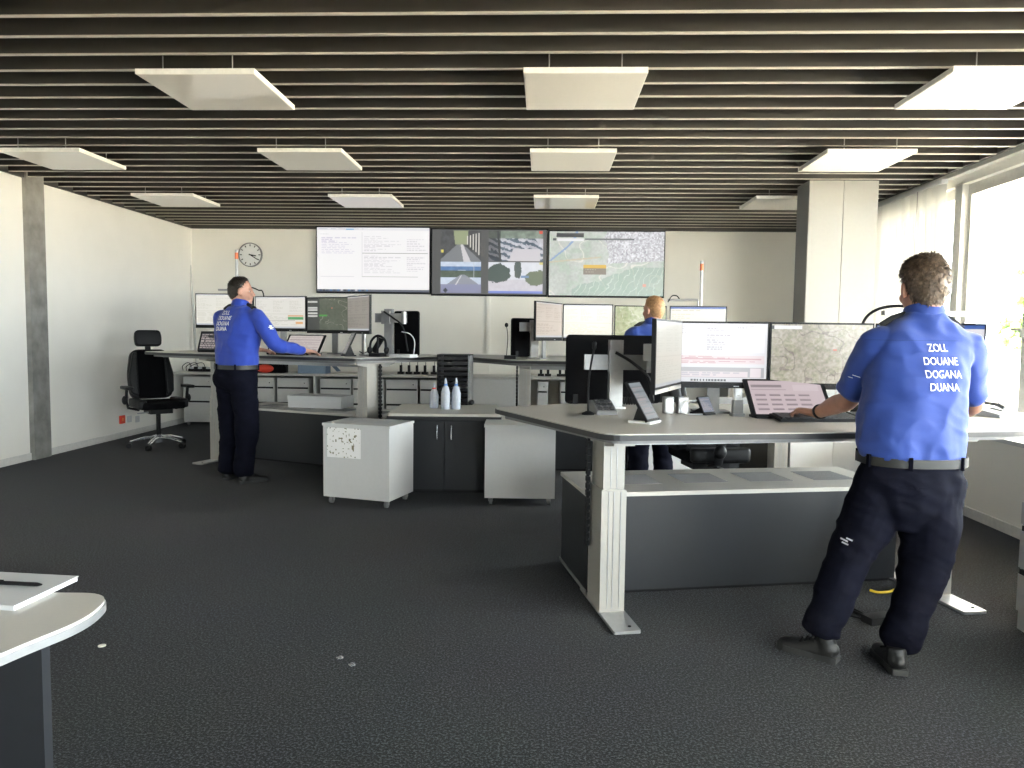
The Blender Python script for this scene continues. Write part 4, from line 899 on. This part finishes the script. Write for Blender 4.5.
def hand(bm, wp, d, up, thumb, curl=(25, 35, 25), sc=1.0):
    d = d.normalized(); s = d.cross(up).normalized(); u = s.cross(d).normalized()     # s = right when palm is down
    tube([wp - d*.03, wp, wp + d*.03*sc, wp + d*.065*sc, wp + d*.098*sc, wp + d*.104*sc], [(.030*sc, .024*sc), (.030*sc, .022*sc), (.036*sc, .019*sc), (.043*sc, .017*sc), (.042*sc, .013*sc), (.03*sc, .006*sc)], 14, bm, up=u)
    for i, (o, l, lag) in enumerate(((.033, .88, -.006), (.011, 1.0, .0), (-.011, .94, -.003), (-.032, .74, -.014))):
        o *= -thumb * -1; p = wp + d*(.094 + lag)*sc + s*o*sc; pts = [p - d*.02*sc]; ang = 0; dirv = d
        fan = s*(o*1.6)
        for a, seglen in zip(curl, (.045, .028, .022)):
            pts.append(p); ang += a + i*2; dirv = (d*math.cos(R(ang)) - u*math.sin(R(ang)) + fan).normalized(); p = p + dirv*seglen*l*sc
        pts.append(p); tube(pts, [.0095*sc, .0098*sc, .0090*sc, .0082*sc, .0062*sc], 9, bm)
    t0 = wp + d*.022*sc + s*thumb*.026*sc; dv = (d*.72 + s*thumb*.62 - u*.25).normalized(); p1 = t0 + dv*.042*sc; p2 = p1 + (dv*.6 + d*.5 - u*.2).normalized()*.032*sc; p3 = p2 + (d*.9 - u*.25).normalized()*.022*sc
    tube([t0 - dv*.015*sc, t0, p1, p2, p3], [.014*sc, .0135*sc, .0115*sc, .0105*sc, .0075*sc], 9, bm)
def head(bm, Mh):
    rot3 = Mh.to_3x3(); s = Mh.to_scale().x
    def el(c, r, rx=0, rz=0):
        m = Mh @ Matrix.Translation(c) @ Matrix.Rotation(R(rx), 4, 'X') @ Matrix.Rotation(R(rz), 4, 'Z') @ Matrix.Diagonal((*r, 1)); bmesh.ops.create_uvsphere(bm, u_segments=24, v_segments=16, radius=1, matrix=m)
    el((0, -.012, .03), (.076, .097, .093)); el((0, .02, -.03), (.066, .072, .085), 8); el((0, .052, -.085), (.040, .036, .034)); el((0, .074, -.104), (.020, .016, .016))
    el((0, .078, .022), (.052, .018, .014)); el((.036, .062, -.032), (.026, .026, .026)); el((-.036, .062, -.032), (.026, .026, .026)); el((0, .086, -.066), (.024, .014, .008)); el((0, .084, -.080), (.020, .013, .007))
    tube([Mh @ Vector(p) for p in ((0, .082, .018), (0, .096, -.005), (0, .110, -.032), (0, .090, -.044))], [.009*s, .010*s, .015*s, .010*s], 10, bm); el((.012, .094, -.036), (.009, .011, .009)); el((-.012, .094, -.036), (.009, .011, .009))
    for sx in (-1, 1): el((sx*.086, -.006, -.008), (.010, .020, .034), -8, sx*22); el((sx*.078, .0, -.012), (.014, .014, .024))
    tube([Mh @ Vector((0, -.022, -.02)), Mh @ Vector((0, -.03, -.09))], [.060*s, .058*s], 16, bm)
def hairmask(d, p, recede=0.0):
    front = p.y > .045
    lim = .072 + recede if front else (.025 if p.y > -.005 else (-.03 if p.y > -.03 else -.075))
    t = (.045 - p.y) / .05
    lim = (.078 + recede) if p.y > .06 else ((.078 + recede)*(1 - min(1, t)) + .012*min(1, t) if p.y > -.005 else (.012 - (min(1, (-.005 - p.y)/.04))*.088))
    return max(0, min(1, (p.z - lim)/.018 + .5))
def hair_mesh(Mh, m, parent, thick, seed, ntuft, off, recede=0.0, tl=.024, tw=.006):
    rs = random.Random(seed); bm = bmesh.new(); nu, nv = 56, 36; rows = []; c0 = Vector((0, -.012, .03)); r0 = Vector((.076, .097, .093))
    def surf(th, ph):
        d = Vector((math.sin(ph)*math.cos(th), math.sin(ph)*math.sin(th), math.cos(ph))); p = c0 + Vector((d.x*r0.x*(1 - .14*max(0, -d.z)), d.y*r0.y*(1.06 if d.y < 0 and d.z < 0 else 1), d.z*r0.z*(1.5 if d.z < 0 and d.y < .2 else 1)))
        mk = hairmask(d, p, recede); lift = thick*(.42 + .5*max(0, d.z) + .28*noise.noise(p*26 + Vector((seed, 0, 0))) + .12*noise.noise(p*70))
        return p, d, mk, p + d*(lift*mk - .010*(1 - mk))
    for j in range(nv + 1):
        rows.append([bm.verts.new(surf(2*math.pi*i/nu, math.pi*min(max(j/nv, .004), .996))[3]) for i in range(nu)])
    for a, b in zip(rows, rows[1:]):
        for k in range(nu): bm.faces.new((a[k], b[k], b[(k+1) % nu], a[(k+1) % nu]))
    bm.faces.new(rows[0]); bm.faces.new(rows[-1][::-1])
    # nape
    crown = Vector((.01, -.045, .125))
    for _ in range(ntuft):
        th = rs.random()*2*math.pi; ph = math.acos(1 - 1.75*rs.random()); p, d, mk, q = surf(th, ph)
        if mk < .6: continue
        fl = (q - crown); fl = (fl - d*fl.dot(d)); fl = fl.normalized() if fl.length > 1e-4 else Vector((0, 1, 0))
        fl = (fl + d*rs.uniform(.1, .55) + Vector((rs.uniform(-.45, .45), rs.uniform(-.4, .4), rs.uniform(-.2, .3)))).normalized(); sd = fl.cross(d).normalized()*tw; b0 = q - d*.006
        vs = [bm.verts.new(x) for x in (b0 + sd, b0 - sd, b0 + d*tw*1.3, b0 + fl*tl*.55 + d*tw*.9 + sd*.6, b0 + fl*tl*.55 + d*tw*.9 - sd*.6, b0 + fl*tl)]
        for f in ((0, 1, 2), (0, 2, 3), (2, 1, 4), (2, 4, 3), (0, 3, 4), (0, 4, 1), (3, 4, 5)):
            bm.faces.new([vs[i] for i in f])
    for v in bm.verts: v.co = (Mh @ v.co) - off
    bmesh.ops.recalc_face_normals(bm, faces=bm.faces); return obj('hair', bm, m, parent, smooth=60)
def fold(me, amp, fx, fz, seed=0, dirs=None):
    n = len(me.vertices); no = [v.normal.copy() for v in me.vertices]
    for v, q in zip(me.vertices, no):
        p = v.co; a = noise.noise(Vector((p.x*fx + seed, p.y*fx, p.z*fz))) + .5*noise.noise(Vector((p.x*fx*2.1 + 7*seed, p.y*fx*2.1 + 3, (p.z + .35*p.x)*fz*2)))
        a = (1 - abs(a)*2.2) if amp < 0 else a
        v.co = p + q*abs(amp)*a
    me.update()
def shift(me, off):
    me.transform(Matrix.Translation(-off)); return me
def decal(name, bm, O, rt, up, dn, target, m, parent, lift=.003):
    """lay a flat drawing onto a cloth surface"""
    dg = bpy.context.evaluated_depsgraph_get(); tv_ = [v.co.copy() for v in target.data.vertices]; bvh = BVHTree.FromPolygons(tv_, [p.vertices[:] for p in target.data.polygons])
    bad = []
    for v in bm.verts:
        P = O + rt*v.co.x + up*v.co.y - dn*.5; h = bvh.ray_cast(P, dn, 1.2)
        if h[0] is None: bad.append(v)
        else: v.co = h[0] - dn*lift
    if bad: bmesh.ops.delete(bm, geom=bad, context='VERTS')
    return obj(name, bm, m, parent)
def text_bm(s, size, bold=.0, sx=1.0):
    cu = bpy.data.curves.new('t', 'FONT'); cu.body = s; cu.size = size; cu.align_x = 'CENTER'; cu.offset = bold; cu.resolution_u = 4
    o = bpy.data.objects.new('t', cu); C.objects.link(o); dg = bpy.context.evaluated_depsgraph_get(); me = bpy.data.meshes.new_from_object(o.evaluated_get(dg))
    bm = bmesh.new(); bm.from_mesh(me); bpy.data.objects.remove(o); bpy.data.curves.remove(cu); bpy.data.meshes.remove(me)
    bmesh.ops.triangulate(bm, faces=bm.faces); 
    for _ in range(2):
        es = [e for e in bm.edges if e.calc_length() > size*.28]
        if es: bmesh.ops.subdivide_edges(bm, edges=es, cuts=1); bmesh.ops.triangulate(bm, faces=bm.faces)
    for v in bm.verts: v.co.x *= sx
    return bm
def lines_bm(rows):
    bm = bmesh.new()
    for x0, y0, x1, y1 in rows:
        n = 4
        for k in range(n):
            a = x0 + (x1-x0)*k/n; b = x0 + (x1-x0)*(k+1)/n; bm.faces.new([bm.verts.new(p) for p in ((a, y0, 0), (b, y0, 0), (b, y1, 0), (a, y1, 0))])
    return bm
def shoe(t, heel, toe, off, sc=1.0):
    d = (toe - heel); L = d.length; d.normalize(); s = Vector((d.y, -d.x, 0)); z = Vector((0, 0, 1))
    out = [(-.0, .030), (.02, .036), (.10, .034), (.18, .046), (.24, .045), (.275, .030), (.288, .012)]; k = L/.288
    pts = [(a*k, b) for a, b in out] + [(a*k, -b) for a, b in out[::-1]]
    sb = prism(pts, 0, .026)
    for v in sb.verts: p = v.co.copy(); v.co = heel + d*p.x + s*p.y + z*p.z - off
    bmesh.ops.recalc_face_normals(sb, faces=sb.faces)
    bm = bmesh.new(); prof = [(.015, .030, .05), (.05, .036, .062), (.10, .036, .060), (.15, .040, .046), (.20, .044, .036), (.25, .038, .028), (.278, .02, .016)]
    rings = []
    for a, wd, hh in prof:
        c = heel + d*a*k + z*.024; rings.append([c + s*wd*math.cos(q) + z*max(0, hh*math.sin(q))*1.0 - z*(.004 if math.sin(q) < 0 else 0) for q in [2*math.pi*i/18 for i in range(18)]])
    rings_loft(rings, bm); tube([heel + d*.05*k + z*.04, heel + d*.06*k + z*.10], [.040, .038], 16, bm)
    ellipsoid(heel + d*.045*k + z*.05, (.036, .046, .035), bm, Matrix.Rotation(math.atan2(d.y, d.x) - math.pi/2, 3, 'Z'))
    me = shift(voxel(bm, .006, 5), off); so = obj('shoe', me, 'shoe', t); obj('sole', sb, 'sole', so, bevel=.004)
    lb = bmesh.new()
    for i in range(4): c = heel + d*(.10 + .022*i)*k + z*(.092 - .009*i) - off; tube([c - s*.028 - z*.006, c + z*.004, c + s*.028 - z*.006], .004, 6, lb)
    obj('laces', lb, 'black', so)

def person(label, J, o, group=None):
    root = Vector((J['root'].x, J['root'].y, 0)); yaw = J['yaw']; f, r = fvec(yaw); Z = Vector((0, 0, 1)); vx = o['vox']
    t = thing('person', label, 'person', root, 0, group)
    Mh = Matrix.Translation(J['head']) @ Matrix.Rotation(J['hyaw'], 4, 'Z') @ Matrix.Rotation(R(J.get('hpitch', 0)), 4, 'X') @ Matrix.Scale(J.get('hs', 1.0), 4)
    # --- body, one skin
    bm = bmesh.new(); head(bm, Mh)
    nk = J['torso'][-1][0]; tube([Mh @ Vector((0, -.028, -.04)), nk + (Mh @ Vector((0, -.03, -.1)) - nk)*.5, nk - Z*.04], [.060*J.get('hs', 1), .058*J.get('hs', 1), .066], 16, bm)
    rings_loft(srings([(Vector(c), rx*.86, ry*.84) for c, rx, ry in J['torso']], yaw), bm)
    for S in 'LR':
        sh, el_, wr_ = J['sh'+S], J['el'+S], J['wr'+S]; k = o.get('arm', 1.0)
        limb([sh, (sh+el_)/2, el_, el_ + (wr_-el_)*.35, wr_], [.058*k, .054*k, .046*k, .047*k, .031*k], bm, 16); hand(bm, wr_ + (wr_-el_).normalized()*.01, J['hd'+S], Z, 1 if S == 'L' else -1, o.get('curl', (25, 35, 25)), o.get('hsc', 1.0))
        hp, kn, an = J['hip'+S], J['kn'+S], J['an'+S]; limb([hp, (hp+kn)/2, kn, kn + (an-kn)*.35, an], [.085, .075, .058, .056, .042], bm, 14)
        he, to = J['he'+S], J['to'+S]; d = (to-he).normalized(); tube([he + d*.04 + Z*.05, he + d*.10 + Z*.04, he + d*.2 + Z*.036], [.026, .024, .018], 12, bm)
    pc = (J['hipL'] + J['hipR'])/2; rings_loft(srings([(pc - Z*.04, .12, .09), (pc + Z*.06, .15, .11), (J['torso'][0][0] + Z*.02, .15, .11)], yaw), bm)
    body = obj('body', shift(voxel(bm, vx, 3), root), o.get('skin', 'skin'), t)
    for sx in (-1, 1): e = obj('eye', ellipsoid((Mh @ Vector((sx*.031, .068, -.002))) - root, (.011,)*3), 'eye', t, smooth=True); obj('iris', ellipsoid((Mh @ Vector((sx*.031, .0765, -.002))) - root, (.0045,)*3), 'black', e, smooth=True)
    hair_mesh(Mh, o['hair'], t, o.get('hthick', .02), o['seed'], o.get('tufts', 700), root, o.get('recede', 0), o.get('tl', .024), o.get('tw', .006))
    # --- shirt
    bm = bmesh.new(); rings_loft(srings(J['torso'], yaw), bm)
    for S in 'LR':
        sh, el_, wr_ = J['sh'+S], J['el'+S], J['wr'+S]; inn = sh + (J['torso'][-4][0] - sh)*.4
        if o['sleeve'] == 'short': e = sh + (el_-sh)*.86; limb([inn, sh, sh + (el_-sh)*.45, e], [.062, .074, .075, .070], bm, 18)
        else: limb([inn, sh, (sh+el_)/2, el_, (el_+wr_)/2, wr_ - (wr_-el_)*.04], [.056, .066, .064, .058, .050, .042], bm, 18)
    me = voxel(bm, vx*1.25, 14, .6); fold(me, o.get('fold', .007), 7, 5, o['seed']); fold(me, -.009, 6, 3.2, o['seed'] + 4); fold(me, -.005, 4, 11, o['seed'] + 7); shirt = obj('shirt', shift(me, root), o['shirt'], t)
    c = J['torso'][-1][0]; col = []
    for k in range(25):
        a = 2*math.pi*k/24; col.append(c + r*math.cos(a)*.072*J.get('hs', 1) + f*math.sin(a)*.068*J.get('hs', 1) + Z*(-.008 - .020*math.sin(a)) - root)
    obj('collar', tube(col, [(.009, .034)]*25, 10), o['shirt'], shirt, smooth=True)
    # --- trousers
    bm = bmesh.new(); rings_loft(srings(J['pelvis'], yaw), bm); tr = o.get('legr', (.112, .102, .088, .082, .080))
    for S in 'LR':
        hp, kn, an = J['hip'+S], J['kn'+S], J['an'+S]; limb([hp + Z*.03, hp + (kn-hp)*.45, kn, kn + (an-kn)*.5, an], tr, bm, 18)
        sd = r*(1 if S == 'R' else -1); m_ = hp + (kn-hp)*.62 + sd*.075; ax = (kn-hp).normalized()
        tube([m_ - ax*.09, m_ - ax*.08, m_ + ax*.07, m_ + ax*.08], [(.05, .02), (.062, .026), (.062, .026), (.05, .02)], 12, bm, up=sd)
    me = voxel(bm, vx*1.3, 6); fold(me, .012, 6, 6, o['seed'] + 2); fold(me, -.006, 4, 11, o['seed'] + 9); tro = obj('trousers', shift(me, root), 'navy', t)
    # --- belt
    bc, bx_, by_ = J['belt']; rg = srings([(bc, bx_, by_)], yaw, 40)[0]; rg.append(rg[0]); bm = bmesh.new(); hh = .019; V = []
    for p in rg[:-1]: n_ = (p - bc).normalized()*.004; V.append([bm.verts.new(q - root) for q in (p - Z*hh, p + n_ - Z*hh, p + n_ + Z*hh, p + Z*hh)])
    for i in range(len(V)):
        a, b = V[i], V[(i+1) % len(V)]
        for k in range(4): bm.faces.new((a[k], b[k], b[(k+1) % 4], a[(k+1) % 4]))
    bmesh.ops.recalc_face_normals(bm, faces=bm.faces); blt = obj('belt', bm, 'belt', t, smooth=True)
    for k in (4, 10, 16, 22, 28, 34):
        p = rg[k]; n_ = (p - bc).normalized(); obj('belt_loop', cbox(p + n_*.006 - root, (.016, .012, .055), (0, 0, math.atan2(n_.y, n_.x) + math.pi/2)), 'navy', blt)
    for S in 'LR':
        shoe(t, J['he'+S], J['to'+S], root)
        a = J['torso'][-2][0]; s_ = J['sh'+S]; p0 = s_ + (a-s_)*.12 + Z*o.get('epz', .055); p1 = s_ + (a-s_)*.62 + Z*(o.get('epz', .055) - .006); ob = bmesh.new()
        tube([p0 - root, (p0+p1)/2 + Z*.006 - root, p1 - root], [(.026, .006), (.026, .007), (.020, .006)], 10, ob, up=f); obj('epaulette', ob, 'black', t, smooth=True)
    return t, shirt, tro, Mh, root
hairA = mat('brown_hair', (.105, .072, .048), .5, var=.5, scale=60); hairB = mat('dark_hair', (.018, .013, .010), .45, var=.4, scale=60); hairC = mat('fair_hair', (.34, .19, .09), .5, var=.3, scale=60)
M['skin_pale'] = mat('skin_pale', (.40, .215, .155), .5, var=.08, scale=25)
V_ = Vector
# man in short sleeves at the lowered desk
heL = at(838, 663); toL = at(777, 645); heR = at(904, 680); toR = heR + Vector((.02, .285, 0)); heR += Vector((0, .03, 0))
J = dict(root=(heL + heR)/2, yaw=R(3), head=W(923, 289, 3.46), hyaw=R(4), hpitch=-4, hs=1.10,
    torso=[(W(911, 461, 3.29), .19, .14), (W(910, 455, 3.29), .212, .15), (W(909.5, 444, 3.30), .220, .155), (W(911, 420, 3.33), .216, .15), (W(913, 395, 3.36), .212, .145), (W(916, 370, 3.39), .214, .14), (W(920, 350, 3.41), .214, .13), (W(922, 338, 3.42), .205, .112), (W(923, 327, 3.43), .155, .094), (W(924, 318, 3.44), .100, .080), (W(924, 312, 3.44), .072, .070)],
    shL=W(875, 346, 3.42), shR=W(965, 350, 3.42), elL=W(849, 399, 3.58), elR=W(973, 402, 3.53), wrL=W(817, 413, 3.86), wrR=W(962, 414, 3.79), hdL=V_((-.62, .75, .10)), hdR=V_((-.3, .9, -.1)),
    hipL=W(886, 482, 3.27), hipR=W(934, 484, 3.27), knL=W(851, 552, 3.25), knR=W(924, 570, 3.19), anL=heL + (toL - heL).normalized()*.075 + V_((0, 0, .12)), anR=heR + V_((.022, .065, .12)), heL=heL, toL=toL, heR=heR, toR=toR,
    pelvis=[(W(911, 452, 3.29), .196, .135), (W(910, 466, 3.28), .204, .14), (W(908, 485, 3.27), .212, .148), (W(907, 508, 3.27), .19, .14), (W(903, 525, 3.27), .12, .11)], belt=(W(911, 458.5, 3.29), .219, .157))
pA, shA, trA, MhA, rA = person('man in short-sleeved blue uniform shirt leaning over the lowered desk', J, dict(vox=.0058, sleeve='short', shirt='shirt', hair=hairA, seed=3, epz=.066, tufts=2600, hthick=.026, tl=.022, tw=.0042, arm=1.0, hsc=1.02, curl=(30, 38, 28), legr=(.118, .112, .096, .080, .076)))
f, r = fvec(R(3)); Zv = Vector((0, 0, 1)); up = (Zv + f*.0).normalized()
for k, (s, px, py) in enumerate((('ZOLL', 941, 351.5), ('DOUANE', 941.5, 364.8), ('DOGANA', 941.5, 377.6), ('DUANA', 940.5, 390.2))):
    decal('printed_word', text_bm(s, .047, .0003, .78), W(px - 2.5, py, 3.27) - rA, r, up, f, shA, 'print', shA, .0045)
decal('sleeve_print', lines_bm([(0, -.003, .012, .003), (.016, 0, .07, .003), (.0, -.012, .05, -.0095), (.0, -.022, .04, -.0195)]), W(820 + 28, 372, 3.4) - rA, (r*.85 - Zv*.35).normalized(), (Zv*.9 + r*.3).normalized(), f, shA, 'print', shA, .008)
lg = lines_bm([(.014, .010, .085, .017), (.014, -.002, .075, .005), (.014, -.014, .08, -.007)])
bmesh.ops.create_circle(lg, cap_ends=True, segments=10, radius=.012, matrix=Matrix.Translation((-.003, .004, 0))); decal('trouser_badge', lg, W(829, 534, 3.2) - rA, (r*.93 - Zv*.36).normalized(), (Zv*.93 + r*.36).normalized(), f, trA, 'print', trA, .010)
pk = lines_bm([(-.10, .0, .10, .006), (-.09, -.03, .09, -.026)]); decal('pocket_seam', pk, W(893, 485, 3.2) - rA, r, Zv, f, trA, 'navy', trA)
M['seam'] = mat('shirt_seam', (.014, .040, .19), .8)
decal('yoke_seam', lines_bm([(-.20 + .04*k, -.0012, -.16 + .04*k, .0012) for k in range(10)]), W(921, 340.5, 3.27) - rA, r, up, f, shA, 'seam', shA, .0015)
wp = J['wrL']; dd = (J['wrL'] - J['elL']).normalized(); cc = wp - dd*.03 - rA
ring = [cc + (dd.orthogonal().normalized()*math.cos(a) + dd.cross(dd.orthogonal()).normalized()*math.sin(a))*.036 for a in [2*math.pi*k/20 for k in range(21)]]; obj('wrist_watch', tube(ring, [(.004, .010)]*21, 8, up=dd), 'black', pA, smooth=True)
hsx = obj('earpiece', ellipsoid((MhA @ V_((.092, -.008, .0))) - rA, (.018, .03, .036)), 'black', pA, smooth=True)
obj('boom_arm', tube([(MhA @ V_((.095, .0, -.02))) - rA, (MhA @ V_((.09, .06, -.06))) - rA, (MhA @ V_((.06, .10, -.075))) - rA], .004, 6), 'black', hsx)
# man in long sleeves at the raised desk
def upright(root, yaw, hgt, hyaw, arms, feet, lean=0.0, slim=1.0):
    f, r = fvec(yaw); k = hgt/1.80; P = lambda x, y, z: Vector((root.x, root.y, 0)) + r*x*k + f*y*k + Vector((0, 0, z*k))
    ln = lambda z: lean*max(0, z - .95)/.6; s = slim
    J = dict(root=root, yaw=yaw, head=P(0, .0 + ln(1.65), 1.655), hyaw=hyaw, hs=.97*k,
        torso=[(P(0, ln(1.0), .985), .148*s, .112*s), (P(0, ln(1.03), 1.02), .166*s, .124*s), (P(0, ln(1.12), 1.12), .168*s, .122*s), (P(0, ln(1.25), 1.24), .180*s, .125*s), (P(0, ln(1.36), 1.35), .192*s, .124*s), (P(0, ln(1.42), 1.42), .192*s, .112), (P(0, ln(1.46), 1.465), .175*s, .095), (P(0, ln(1.5), 1.50), .128, .080), (P(0, ln(1.53), 1.53), .078, .066), (P(0, ln(1.55), 1.55), .064, .060)],
        shL=P(-.185*s, ln(1.43), 1.425), shR=P(.185*s, ln(1.43), 1.425), pelvis=[(P(0, 0, 1.02), .156*s, .116*s), (P(0, 0, .98), .166*s, .124*s), (P(0, -.01, .90), .178*s, .128*s), (P(0, 0, .84), .165*s, .122*s), (P(0, 0, .79), .11, .1)], belt=(P(0, 0, 1.002), .172*s, .130*s),
        hipL=P(-.085, 0, .93), hipR=P(.085, 0, .93))
    for S, (el_, wr_, hd) in arms.items(): J['el'+S] = P(*el_); J['wr'+S] = P(*wr_); J['hd'+S] = r*hd[0] + f*hd[1] + Vector((0, 0, hd[2]))
    for S, (x, y, a) in feet.items():
        sx = -1 if S == 'L' else 1; J['kn'+S] = P(x*.95, y*.5 + .015, .50); J['an'+S] = P(x, y - .02, .085); d = r*math.sin(a) + f*math.cos(a); J['he'+S] = P(x, y - .07, 0); J['to'+S] = J['he'+S] + d*.285
    return J
rB_ = at(237.5, 481); yB = R(-25)
J = upright(rB_, yB, 1.865, R(-74), dict(R=((.34, .14, 1.20), (.38, .43, 1.145), (.3, .95, -.12)), L=((-.27, .10, 1.18), (-.12, .36, 1.145), (.3, .9, -.1))), dict(L=(-.11, .02, R(-12)), R=(.12, -.02, R(18))), lean=.06, slim=1.16)
pB, shB, trB, MhB, rB0 = person('man in long-sleeved blue jersey standing at the raised desk', J, dict(vox=.008, sleeve='long', shirt='shirt2', hair=hairB, seed=11, tufts=900, hthick=.014, recede=.012, tl=.02, tw=.005, curl=(12, 18, 14), skin='skin_pale', legr=(.122, .114, .100, .092, .088)))
f, r = fvec(yB)
for s, px, py in (('ZOLL', 222.5, 314.5), ('DOUANE', 222.5, 319.8), ('DOGANA', 222.2, 325.4), ('DUANA', 222, 330.6)):
    q = W(px, py, J['torso'][4][0].y - .1) - rB0; rel_ = q - (J['torso'][4][0] - rB0); q = (J['torso'][4][0] - rB0) + r*(-.05) + Vector((0, 0, rel_.z))
    decal('printed_word', text_bm(s, .05, .001, .8), q, r, Vector((0, 0, 1)), f, shB, 'print', shB, .009)
lg = lines_bm([(-.03, -.004, .03, .004), (-.02, .012, .02, .018), (-.02, -.018, .02, -.012)]); bmesh.ops.create_circle(lg, cap_ends=True, segments=10, radius=.016, matrix=Matrix.Translation((-.005, .0, 0)))
sp_ = J['shR'] + (J['elR'] - J['shR'])*.35 - rB0; decal('sleeve_badge', lg, sp_, f, Vector((0, 0, 1)), -r, shB, 'print', shB, .008)
# fair-haired person at the far desk
rC_ = Vector((W(655, 310, 6.3).x, 6.3, 0)); yC = R(8)
J = upright(rC_, yC, 1.715, R(42), dict(R=((.28, .10, 1.16), (.17, .36, 1.23), (-.2, .95, -.1)), L=((-.28, .10, 1.16), (-.17, .36, 1.23), (.2, .95, -.1))), dict(L=(-.115, .0, R(-8)), R=(.115, .03, R(10))), lean=.05)
person('fair-haired person in a blue uniform shirt standing at the far desk', J, dict(vox=.009, sleeve='short', shirt='shirt', hair=hairC, seed=21, tufts=700, hthick=.012, tl=.016, tw=.005, skin='skin_pale'))
